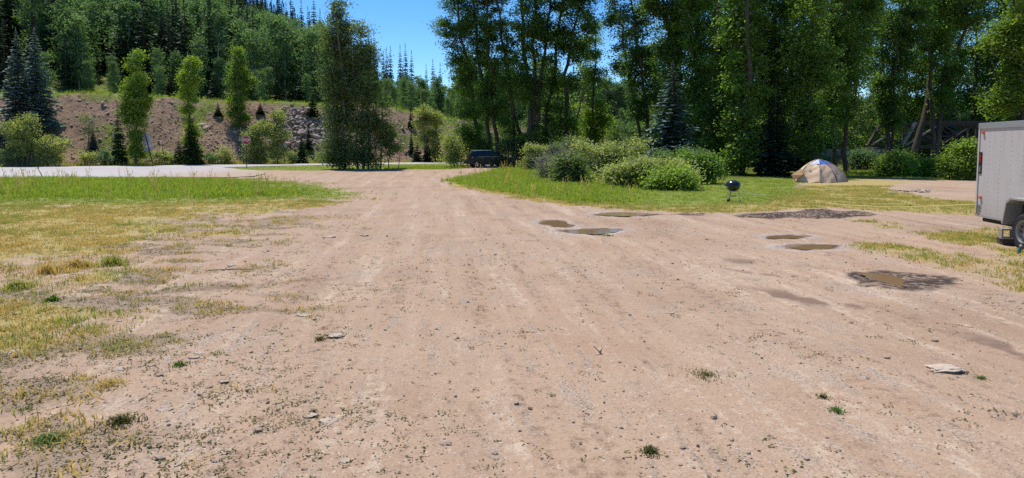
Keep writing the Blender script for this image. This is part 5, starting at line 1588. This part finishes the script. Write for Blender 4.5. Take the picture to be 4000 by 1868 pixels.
leaning_sign()
o = thing('marker_post', 'thin roadside marker post with a small reflector, right of the leaning sign board', 'post', at_foot(644, .9), 0); o.rotation_euler = (0, -.09, 0)
MB().box((0, 0, 1.35), (.06, .04, 2.7)).build('post', M['post_rust'], o); MB().box((-.05, -.03, 2.62), (.2, .012, .2)).build('reflector', M['sign_white'], o)
o = thing('marker_post', 'short thin marker post just left of the stop sign', 'post', at_foot(952, .8), 0)
MB().box((0, 0, .85), (.06, .04, 1.7)).build('post', M['post_rust'], o); MB().box((0, -.03, 1.6), (.11, .012, .16)).build('reflector', M['sign_red'], o)
o = thing('road_sign', 'grey back of a diamond road sign on a dark post', 'sign', at_foot(1113, .9), .3); o.rotation_euler = (0, -.08, .3)
MB().box((0, -.04, 1.3), (.08, .06, 2.7)).build('post', M['post_rust'], o)
m = MB(); ngon_plate(m, 4, .52, .012, 0, (0, 0.0, 2.15)); m.build('sign_plate', M['alu'], o)

# ------------------------------------------------------------------ parked car
M['car_paint'] = mat_plain('car_paint', (0.013, 0.014, 0.019), 0.3, metal=.0, noise=.05, coat=.25)
M['glass'] = mat_plain('glass', (0.012, 0.014, 0.018), 0.05, noise=.02, spec=.6)
M['trim_black'] = mat_plain('trim_black', (0.015, 0.015, 0.016), 0.6, noise=.1)
M['rubber'] = mat_plain('rubber', (0.022, 0.021, 0.020), 0.85, noise=.25, scale=20)
M['chrome'] = mat_plain('chrome', (0.62, 0.62, 0.63), 0.22, metal=1, noise=.04)
M['lamp_red'] = mat_plain('lamp_red', (0.35, 0.012, 0.010), 0.2, noise=.05, coat=.6)
def wheel_parts(m_t, m_r, c, r, w, axis='Y', spokes=5):
    m_t.lathe([(r * .64, -w / 2), (r * .9, -w / 2), (r, -w * .32), (r, w * .32), (r * .9, w / 2), (r * .64, w / 2)], 28, c, axis)
def suv():
    B = G(1895, 656)
    o = thing('parked_car', 'dark blue SUV parked at the grove edge behind the shrubs', 'car', (B[0] + .35, B[1] + 1.2, 0.0), math.radians(14))
    # side profile; x forward, z up; the car faces +x
    low = [(-2.28, .42), (-2.34, .70), (-2.30, .98), (-2.22, 1.06), (1.05, 1.06), (1.75, .98), (2.22, .84), (2.32, .62), (2.28, .36), (1.85, .30)]
    arch = [(1.40 + .37 * math.cos(a), .34 + .37 * math.sin(a)) for a in np.linspace(.1, math.pi - .1, 9)]
    arch2 = [(-1.42 + .37 * math.cos(a), .34 + .37 * math.sin(a)) for a in np.linspace(.1, math.pi - .1, 9)]
    prof = low + arch + [(.9, .28), (-.95, .28)] + arch2 + [(-1.9, .32)]
    m = MB(); m.prism(prof, -.92, .92); m.build('body', M['car_paint'], o, bevel=.05)
    # greenhouse with tumblehome
    a = [(-2.16, 1.05), (-1.84, 1.52), (-1.3, 1.62), (.1, 1.63), (.45, 1.56), (1.12, 1.05)]
    V = []
    for s in (-1, 1):
        for x, z in a:
            V.append((x, s * (.88 - .26 * (z - 1.05) / .58), z))
    n = len(a)
    m = MB(); m.add(V, [tuple(range(n)), tuple(reversed(range(n, 2 * n)))] + [(i, i + n, (i + 1) % n + n, (i + 1) % n) for i in range(n)])
    m.build('cabin', M['car_paint'], o, bevel=.03)
    def side_glass(pts, s):
        W = [(x, s * (.88 - .26 * (z - 1.05) / .58 + .012), z) for x, z in pts]
        W2 = [(x, y - s * .02, z) for x, y, z in W]
        k = len(pts)
        MB().add(W + W2, [tuple(range(k)), tuple(reversed(range(k, 2 * k)))] + [(i, i + k, (i + 1) % k + k, (i + 1) % k) for i in range(k)]).build('window', M['glass'], o)
    for s in (-1, 1):
        side_glass([(-1.20, 1.10), (-1.16, 1.52), (-.30, 1.55), (-.30, 1.10)], s)
        side_glass([(-.22, 1.10), (-.22, 1.55), (.30, 1.53), (.92, 1.10)], s)
        side_glass([(-1.86, 1.14), (-1.66, 1.46), (-1.30, 1.50), (-1.32, 1.12)], s)
        MB().bar((-1.7, s * .60, 1.66), (.05, s * .62, 1.67), .045, .05).build('roof_rail', M['chrome'], o)
        MB().bar((-1.3, s * .905, 1.065), (.95, s * .905, 1.065), .02, .025).build('chrome_strip', M['chrome'], o)
        MB().box((.92, s * .99, 1.12), (.16, .18, .13)).build('mirror', M['car_paint'], o, bevel=.03)
        MB().bar((-2.0, s * .915, .38), (2.0, s * .915, .38), .03, .16).build('cladding', M['trim_black'], o)
        MB().box((-2.19, s * .74, .93), (.30, .36, .15)).build('tail_light', M['lamp_red'], o, bevel=.02)
        MB().box((2.20, s * .70, .76), (.20, .36, .13)).build('headlight', M['chrome'], o, bevel=.02)
        for x in (-.85, .15):
            MB().box((x, s * .935, .95), (.2, .03, .035)).build('door_handle', M['chrome'], o)
        for x in (-1.42, 1.40):
            w = MB(); wheel_parts(w, None, (x, s * .82, .34), .345, .23)
            wh = w.build('wheel', M['rubber'], o, smooth=False)
            r = MB(); r.lathe([(.0, s * .06), (.06, s * .06), (.07, s * .03), (.21, s * -.02), (.222, s * .10), (.215, s * .115)], 24, (x, s * .82, .34), 'Y', 1)
            for k in range(5):
                an = k * 2 * math.pi / 5 + .3
                for d in (-.16, .16):
                    p0 = Vector((x + .04 * math.cos(an), s * .915, .34 + .04 * math.sin(an)))
                    p1 = Vector((x + .212 * math.cos(an + d), s * .925, .34 + .212 * math.sin(an + d)))
                    r.bar(p0, p1, .035, .035)
            r.build('rim', [M['chrome'], M['trim_black']], wh)
    MB().add([(-2.165, -.64, 1.10), (-2.165, .64, 1.10), (-1.88, .56, 1.48), (-1.88, -.56, 1.48)], [(0, 1, 2, 3)]).build('rear_window', M['glass'], o)
    MB().box((-2.33, 0, .55), (.10, 1.7, .26)).build('bumper', M['trim_black'], o, bevel=.02)
    MB().box((-2.345, 0, .84), (.02, .52, .12)).build('number_plate', M['sign_white'], o)
suv()

# ------------------------------------------------------------------ tent
M['tent_tan'] = mat_plain('tent_tan', (0.68, 0.465, 0.30), 0.75, noise=.10, scale=9, bump=.5)
M['tent_tan_shaded'] = mat_plain('tent_tan_shaded', (0.42, 0.31, 0.225), 0.75, noise=.10, scale=9, bump=.5)  # tan fabric darkened: shade on the right-hand panels is put into the colour
M['tent_orange'] = mat_plain('tent_orange', (0.30, 0.16, 0.07), 0.75, noise=.10, scale=9)
M['tent_blue'] = mat_plain('tent_blue', (0.06, 0.16, 0.50), 0.6, noise=.12, scale=9)
M['tent_pale'] = mat_plain('tent_pale', (0.46, 0.52, 0.66), 0.6, noise=.12, scale=9)
M['pole_dark'] = mat_plain('pole_dark', (0.05, 0.045, 0.06), 0.5)
def tent():
    cx, cy = G(3198, 713)
    cy += .55; cx *= cy / (cy - .55)
    o = thing('dome_tent', 'tan dome tent with a blue roof panel pitched at the edge of the grove', 'tent', (cx, cy, gz1(cx, cy)), 0)
    base = [(-1.38, -.30), (-.42, -1.05), (.55, -1.0), (1.62, -.05), (.95, 1.15), (-.95, 1.10)]
    ap = Vector((-.02, .05, 1.26))
    def rib(i, t, q=0.0):
        a = Vector((*base[i % 6], 0))
        # quarter-ellipse from foot to apex
        an = t * math.pi / 2
        cc = .62 * math.cos(an) + .38 * (1 - t)
        return Vector((ap.x + (a.x - ap.x) * cc, ap.y + (a.y - ap.y) * cc, ap.z * (.72 * math.sin(an) + .28 * t)))
    NT = 14; NS = 8; tb = 9
    rng = np.random.default_rng(3)
    for i in range(6):
        g = []
        for t in range(NT + 1):
            row = []
            for s in range(NS + 1):
                f = s / NS
                A, B_ = rib(i, t / NT), rib(i + 1, t / NT)
                p = A.lerp(B_, f)
                c = Vector((ap.x, ap.y, p.z))
                sag = .10 * math.sin(math.pi * f) * math.sin(math.pi * min(1, t / NT * 1.3)) 
                wr = .04 * math.sin(f * 17 + t * .9 + i) * (1 - t / NT) + .02 * math.sin(f * 7 - t * 1.7 + 2 * i) + .014 * rng.normal() * (0 < s < NS)
                d = (p - c); d.z = 0
                if d.length > 1e-6: p = p - d.normalized() * (sag + wr)
                if t == 0: p.z = .02 + .03 * math.sin(f * 9 + i)
                row.append(p)
            g.append(row)
        def panel(t0, t1, nm, mat):
            m = MB(); idx = {}
            V = []; Fs = []
            for t in range(t0, t1 + 1):
                for s in range(NS + 1):
                    idx[(t, s)] = len(V); V.append(g[t][s])
            for t in range(t0, t1):
                for s in range(NS):
                    Fs.append((idx[t, s], idx[t, s + 1], idx[t + 1, s + 1], idx[t + 1, s]))
            m.add(V, Fs)
            return m.build(nm, mat, o, smooth=True)
        top = {1: 'tent_blue', 0: 'tent_pale', 2: 'tent_blue', 3: 'tent_blue'}.get(i, 'tent_tan')
        panel(0, tb, 'fabric_panel', M['tent_tan_shaded'] if i in (2, 3) else M['tent_tan'])
        panel(tb, NT, 'roof_panel', M[top])
        pts = [rib(i, k / 12) * 1.006 + Vector((0, 0, .004)) for k in range(13)]
        m = MB(); m.tube(pts, [.013] * 13, 6); m.build('pole_sleeve', M['pole_dark'] if i in (2,) else M['tent_tan'], o, smooth=True)
    m = MB()
    m.add([(-1.40, -.40, .02), (-1.60, -.12, .40), (-1.02, .1, .72), (-1.02, -.52, .64), (-1.52, -.38, .10), (-1.16, -.56, .42)],
          [(0, 4, 1), (4, 5, 1), (1, 5, 2), (5, 3, 2)])
    m.build('door_flap', M['tent_orange'], o)
    MB().add([(-.46, -.66, .98), (-.30, -.72, .95), (-.34, -.62, 1.06)], [(0, 1, 2)]).build('vent', M['pole_dark'], o)
tent()

# ------------------------------------------------------------------ kettle grill
M['enamel'] = mat_plain('enamel', (0.012, 0.013, 0.016), 0.22, noise=.05, coat=.5)
M['steel'] = mat_plain('steel', (0.36, 0.36, 0.36), 0.4, metal=.8, noise=.1)
M['cord_pale'] = mat_plain('cord_pale', (0.66, 0.62, 0.42), 0.8, noise=.08)
M['cord_yellow'] = mat_plain('cord_yellow', (0.62, 0.55, 0.18), 0.8, noise=.08)
gx0, gy0 = G(2862, 792)
def grill():
    k = 57 / ppm(gy0) / .57
    o = thing('kettle_grill', 'black kettle grill on three thin legs at the edge of the lawn', 'grill', (gx0, gy0, gz1(gx0, gy0)), 0.2)
    o.scale = (k, k, k)
    bowl = [(.02, .415), (.10, .42), (.19, .465), (.255, .545), (.282, .64), (.288, .66), (.292, .66)]
    MB().lathe(bowl, 32).build('bowl', M['enamel'], o, smooth=True)
    lid = [(.296, .652), (.292, .668), (.275, .73), (.225, .795), (.14, .835), (.05, .85), (.0, .85)]
    l_ = MB().lathe(lid, 32).build('lid', M['enamel'], o, smooth=True)
    MB().lathe([(.0, .866), (.06, .866), (.062, .848), (.0, .848)], 16, (.08, 0, 0)).build('vent', M['steel'], l_)
    MB().tube([(-.06, -.0, .842), (-.06, 0, .885), (.0, 0, .90), (.05, 0, .885), (.05, 0, .842)], [.008] * 5, 6).build('handle', M['trim_black'], l_)
    MB().box((-.30, 0, .655), (.05, .2, .03)).build('side_handle', M['trim_black'], o)
    for an in (3.6, 5.6, 1.5):
        c, s = math.cos(an), math.sin(an)
        MB().tube([(c * .17, s * .17, .47), (c * .30, s * .30, .0)], [.013, .013], 8).build('leg', M['steel'], o)
    for an in (3.6, 1.5):
        c, s = math.cos(an), math.sin(an)
        MB().lathe([(.03, -.015), (.07, -.015), (.07, .015), (.03, .015), (.03, -.015)], 16, (c * .31, s * .31, .06), 'X').build('wheel', M['trim_black'], o)
    MB().lathe([(.0, .215), (.13, .225), (.155, .25), (.15, .25), (.0, .235)], 24).build('ash_pan', M['steel'], o, smooth=True)
grill()
def rope(name, label, pts, r, mat):
    m = MB(); m.tube(pts, [r] * len(pts), 6); o = m.build(name, M[mat], None, smooth=True)
    return tag(o, label, 'rope')
a = PX(2834, 729, gy0 - .30); b = G(3012, 770)
zb = gz1(*b)
a2 = Vector((b[0], b[1] , zb + .05))
rope('rope', 'pale rope running down from the kettle grill handle into the grass', [a + (a2 - a) * t - Vector((0, 0, .10 * math.sin(math.pi * t))) for t in np.linspace(0, 1, 12)], .011, 'cord_pale')
e0 = Vector((*G(3225, 800), 0.06)); e1 = PX(3830, 797, 15.2)
e1 = Vector((e1.x, e1.y, e1.z))
rope('rope', 'yellow rope stretched low across the lawn to the trailer', [e0 + (e1 - e0) * t - Vector((0, 0, .10 * math.sin(math.pi * t))) for t in np.linspace(0, 1, 24)], .009, 'cord_yellow')

# ------------------------------------------------------------------ cargo trailer
M['trailer_skin'] = mat_plain('trailer_skin', (0.54, 0.50, 0.47), 0.4, noise=.05, scale=2.0, spec=.4)
M['trailer_trim'] = mat_plain('trailer_trim', (0.55, 0.55, 0.55), 0.35, metal=.6, noise=.08)
M['lamp_orange'] = mat_plain('lamp_orange', (0.75, 0.14, 0.02), 0.3, noise=.05)
M['rim_grey'] = mat_plain('rim_grey', (0.20, 0.195, 0.185), 0.45, metal=.5, noise=.15)
M['concrete'] = mat_plain('concrete', (0.30, 0.265, 0.24), 0.95, noise=.2, scale=20, bump=.4)
M['frame_dark'] = mat_plain('frame_dark', (0.03, 0.028, 0.027), 0.7, noise=.2)
M['teal'] = mat_plain('teal', (0.03, 0.13, 0.15), 0.5, noise=.1)
def grime(m):
    n, l = m.node_tree.nodes, m.node_tree.links
    p = n['Principled BSDF']; src = p.inputs['Base Color'].links[0].from_socket
    tc = n.new('ShaderNodeTexCoord'); mp = n.new('ShaderNodeMapping'); mp.inputs['Scale'].default_value = (3, 3, .5); l.new(tc.outputs['Object'], mp.inputs['Vector'])
    q = n.new('ShaderNodeTexNoise'); q.inputs['Scale'].default_value = 2; q.inputs['Detail'].default_value = 8; l.new(mp.outputs[0], q.inputs['Vector'])
    sx = n.new('ShaderNodeSeparateXYZ'); l.new(tc.outputs['Object'], sx.inputs[0])
    r = n.new('ShaderNodeMapRange'); r.inputs['From Min'].default_value = 1.0; r.inputs['From Max'].default_value = .42; l.new(sx.outputs[2], r.inputs['Value'])
    a = n.new('ShaderNodeMath'); a.operation = 'MULTIPLY'; l.new(r.outputs[0], a.inputs[0]); l.new(q.outputs['Fac'], a.inputs[1])
    r2 = n.new('ShaderNodeMapRange'); r2.inputs['From Min'].default_value = .45; r2.inputs['From Max'].default_value = .8; r2.inputs['To Max'].default_value = .35; l.new(q.outputs['Fac'], r2.inputs['Value'])
    b = n.new('ShaderNodeMath'); b.operation = 'MAXIMUM'; l.new(a.outputs[0], b.inputs[0]); l.new(r2.outputs[0], b.inputs[1])
    mx = n.new('ShaderNodeMix'); mx.data_type = 'RGBA'; mx.inputs[7].default_value = (0.40, 0.33, 0.28, 1)
    l.new(b.outputs[0], mx.inputs[0]); l.new(src, mx.inputs[6]); l.new(mx.outputs[2], p.inputs['Base Color'])
grime(M['trailer_skin'])
def trailer():
    # origin: ground under the near side wall at the axle; +y runs to the rear (away), +x into the body
    a = math.radians(8.5)
    o = thing('cargo_trailer', 'pale grey enclosed cargo trailer with riveted side and orange marker lights', 'trailer', (9.68, 12.5, 0), -a)
    L0, L1, W, z0, z1 = -2.6, 2.2, 1.8, .43, 2.38
    MB().box((W / 2, (L0 + L1) / 2, (z0 + z1) / 2), (W, L1 - L0, z1 - z0)).build('body', M['trailer_skin'], o, bevel=.015)
    MB().box((W / 2, (L0 + L1) / 2, z1 + .018), (W + .03, L1 - L0 + .03, .055)).build('roof', M['trailer_trim'], o, bevel=.01)
    MB().box((-.012, (L0 + L1) / 2, z1 - .04), (.016, L1 - L0, .07)).build('roof_trim', M['trailer_trim'], o)
    MB().box((-.012, (L0 + L1) / 2, z0 + .03), (.016, L1 - L0, .05)).build('bottom_trim', M['trailer_trim'], o)
    MB().box((-.010, L1 - .03, (z0 + z1) / 2 - .005), (.014, .05, z1 - z0 - .16)).build('corner_trim', M['trailer_skin'], o)
    MB().box((W / 2, L1 + .02, (z0 + z1) / 2), (W - .1, .03, z1 - z0 - .16)).build('rear_door', M['trailer_skin'], o)
    # rivet rows, one small domed head each
    rv = MB().lathe([(.0, .006), (.007, .005), (.011, .0)], 6, (0, 0, 0), 'X').mesh('rivet', M['trailer_trim'])
    y = L1 - .43
    while y > L0 + .2:
        for k in range(19):
            z = z0 + .10 + k * (z1 - z0 - .26) / 18
            if -.62 < y < .62 and z < .95: continue
            r = link('rivet', rv, o, (-.0005, y, z)); r.rotation_euler = (0, 0, math.pi)
        y -= .405
    for z in (z1 - .16, z0 + .42):
        MB().box((-.022, L1 - .19, z), (.036, .075, .05)).build('marker_light', M['lamp_orange'], o, bevel=.008)
    MB().box((-.012, L1 - .15, z0 + .06), (.02, .05, .05)).build('marker_light', M['lamp_red'], o)
    h = MB().box((-.008, L1 - .115, 1.58), (.012, .11, .46)).build('tail_light', M['trim_black'], o)
    MB().box((-.016, L1 - .115, 1.68), (.008, .075, .17)).build('lens', M['lamp_red'], h)
    MB().box((-.016, L1 - .115, 1.45), (.008, .075, .12)).build('lens', M['steel'], h)
    for z in (.50, .60, .68):
        MB().box((-.01, L1 - .10 - .2 * (z - .5), z), (.02, .16, .022)).build('hinge', M['chrome'], o)
    # fender: sloped front and back, open arch
    fp = [(-.62, .46), (-.50, .88), (-.36, .96), (.36, .96), (.50, .88), (.62, .46)]
    m = MB()
    for i in range(len(fp) - 1):
        (ya, za), (yb, zb) = fp[i], fp[i + 1]
        m.add([(-.30, ya, za), (-.30, yb, zb), (0, yb, zb), (0, ya, za), (-.30, ya * .95, za - .035), (-.30, yb * .95, zb - .035), (0, yb * .95, zb - .035), (0, ya * .95, za - .035)],
              [(0, 1, 2, 3), (4, 7, 6, 5), (0, 4, 5, 1), (3, 2, 6, 7)])
    m.build('fender', M['trailer_trim'], o)
    m = MB()
    fq = [(y_, z_) for y_, z_ in fp]; inn = [(.42 * math.cos(t), .345 + .42 * math.sin(t)) for t in np.linspace(.12, math.pi - .12, 12)]
    ring = [(-.02, y_, z_) for y_, z_ in fq]
    m.add([(-.006, y_, z_) for y_, z_ in fq], [tuple(range(len(fq)))])
    m.build('wheel_well', M['frame_dark'], o)
    w = MB(); w.lathe([(.21, -.10), (.30, -.105), (.345, -.075), (.345, .075), (.30, .105), (.21, .10)], 36, (-.15, 0, .345), 'X')
    for k in range(36):
        t = 2 * math.pi * k / 36
        for sx in (-.055, .055):
            R = Matrix.Rotation(t, 3, 'X')
            w.box(Vector((-.15 + sx, 0, .345)) + R @ Vector((0, .347, 0)), (.075, .012, .035), R)
    wh = w.build('wheel', M['rubber'], o)
    r = MB(); r.lathe([(.0, .02), (.055, .02), (.06, .05), (.10, .05), (.15, .07), (.185, .03), (.195, .10), (.215, .105), (.215, .09)], 30, (-.15, 0, .345), 'X')
    for v in range(len(r.v)):
        x, y_, z_ = r.v[v]; r.v[v] = (-.15 - (x + .15), y_, z_)
    r.build('rim', M['rim_grey'], wh, smooth=True)
    m = MB()
    for k in range(8):
        t = 2 * math.pi * k / 8
        m.lathe([(.0, .002), (.022, .0)], 10, (-.222, .128 * math.cos(t), .345 + .128 * math.sin(t)), 'X')
    m.build('vent_hole', M['frame_dark'], wh)
    m = MB()
    for xx in (.15, W - .15):
        m.box((xx, (L0 + L1) / 2, z0 - .05), (.06, L1 - L0 - .1, .10))
    m.build('chassis', M['frame_dark'], o)
    MB().tube([(.1, 0, .345), (W - .1, 0, .345)], [.045, .045], 10).build('axle', M['frame_dark'], o)
    jm = MB(); jm.tube([(.12, .98, z0 - .08), (.12, .98, .31)], [.03, .03], 10); jm.box((.12, .98, .30), (.14, .14, .02)); jm.build('jack', M['frame_dark'], o)
    return o
tr = trailer()
Mx = Matrix.Translation((9.68, 12.5, 0)) @ Matrix.Rotation(-math.radians(8.5), 4, 'Z')
def cinder(label, lx, ly, z, rz):
    p = Mx @ Vector((lx, ly, 0))
    m = MB()
    m.box((0, -.085, .095), (.39, .03, .19)); m.box((0, .085, .095), (.39, .03, .19))
    for x in (-.18, 0, .18):
        m.box((x, 0, .095), (.03, .14, .188))
    o = m.build('concrete_block', M['concrete'], None)
    o.location = (p.x, p.y, z); o.rotation_euler = (math.pi / 2 * 0, 0, rz)
    return tag(o, label, 'block', 'concrete blocks under the trailer')
p0 = Mx @ Vector((.1, 1.0, 0)); g0 = gz1(p0.x, p0.y)
def cinder_side(label, lx, ly, z, rz):
    o = cinder(label, lx, ly, z, rz)
    o.rotation_euler = (math.pi / 2, 0, rz); o.location.z = z + .10
    return o
cinder_side('hollow concrete block on top, under the trailer jack', .06, .98, .115, -.35)
p = Mx @ Vector((.10, .98, 0))
o = MB().box((0, 0, .055), (.42, .30, .12)).build('lower_block', M['timber'], None); o.location = (p.x, p.y, -.0); o.rotation_euler = (0, 0, -.3)  # dark colour stands for the shade under the trailer
tag(o, 'lower block beneath the concrete block, its shade put into dark timber colour', 'block')
# teal bottle by the wheel
p = Vector((*G(3988, 990), 0))
m = MB(); m.lathe([(.0, .0), (.035, .0), (.038, .02), (.038, .14), (.02, .18), (.018, .2), (.0, .2)], 16)
b = thing('bottle', 'teal plastic bottle with pale cap on the grass by the trailer wheel', 'bottle', (p.x - .05, p.y, gz1(p.x, p.y)), 0); b.rotation_euler = (0.1, .18, 0); b.scale = (.75, .75, .75)
m.build('bottle_body', M['teal'], b, smooth=True)
MB().lathe([(.022, .195), (.024, .2), (.024, .235), (.0, .235)], 12).build('cap', M['sign_white'], b)
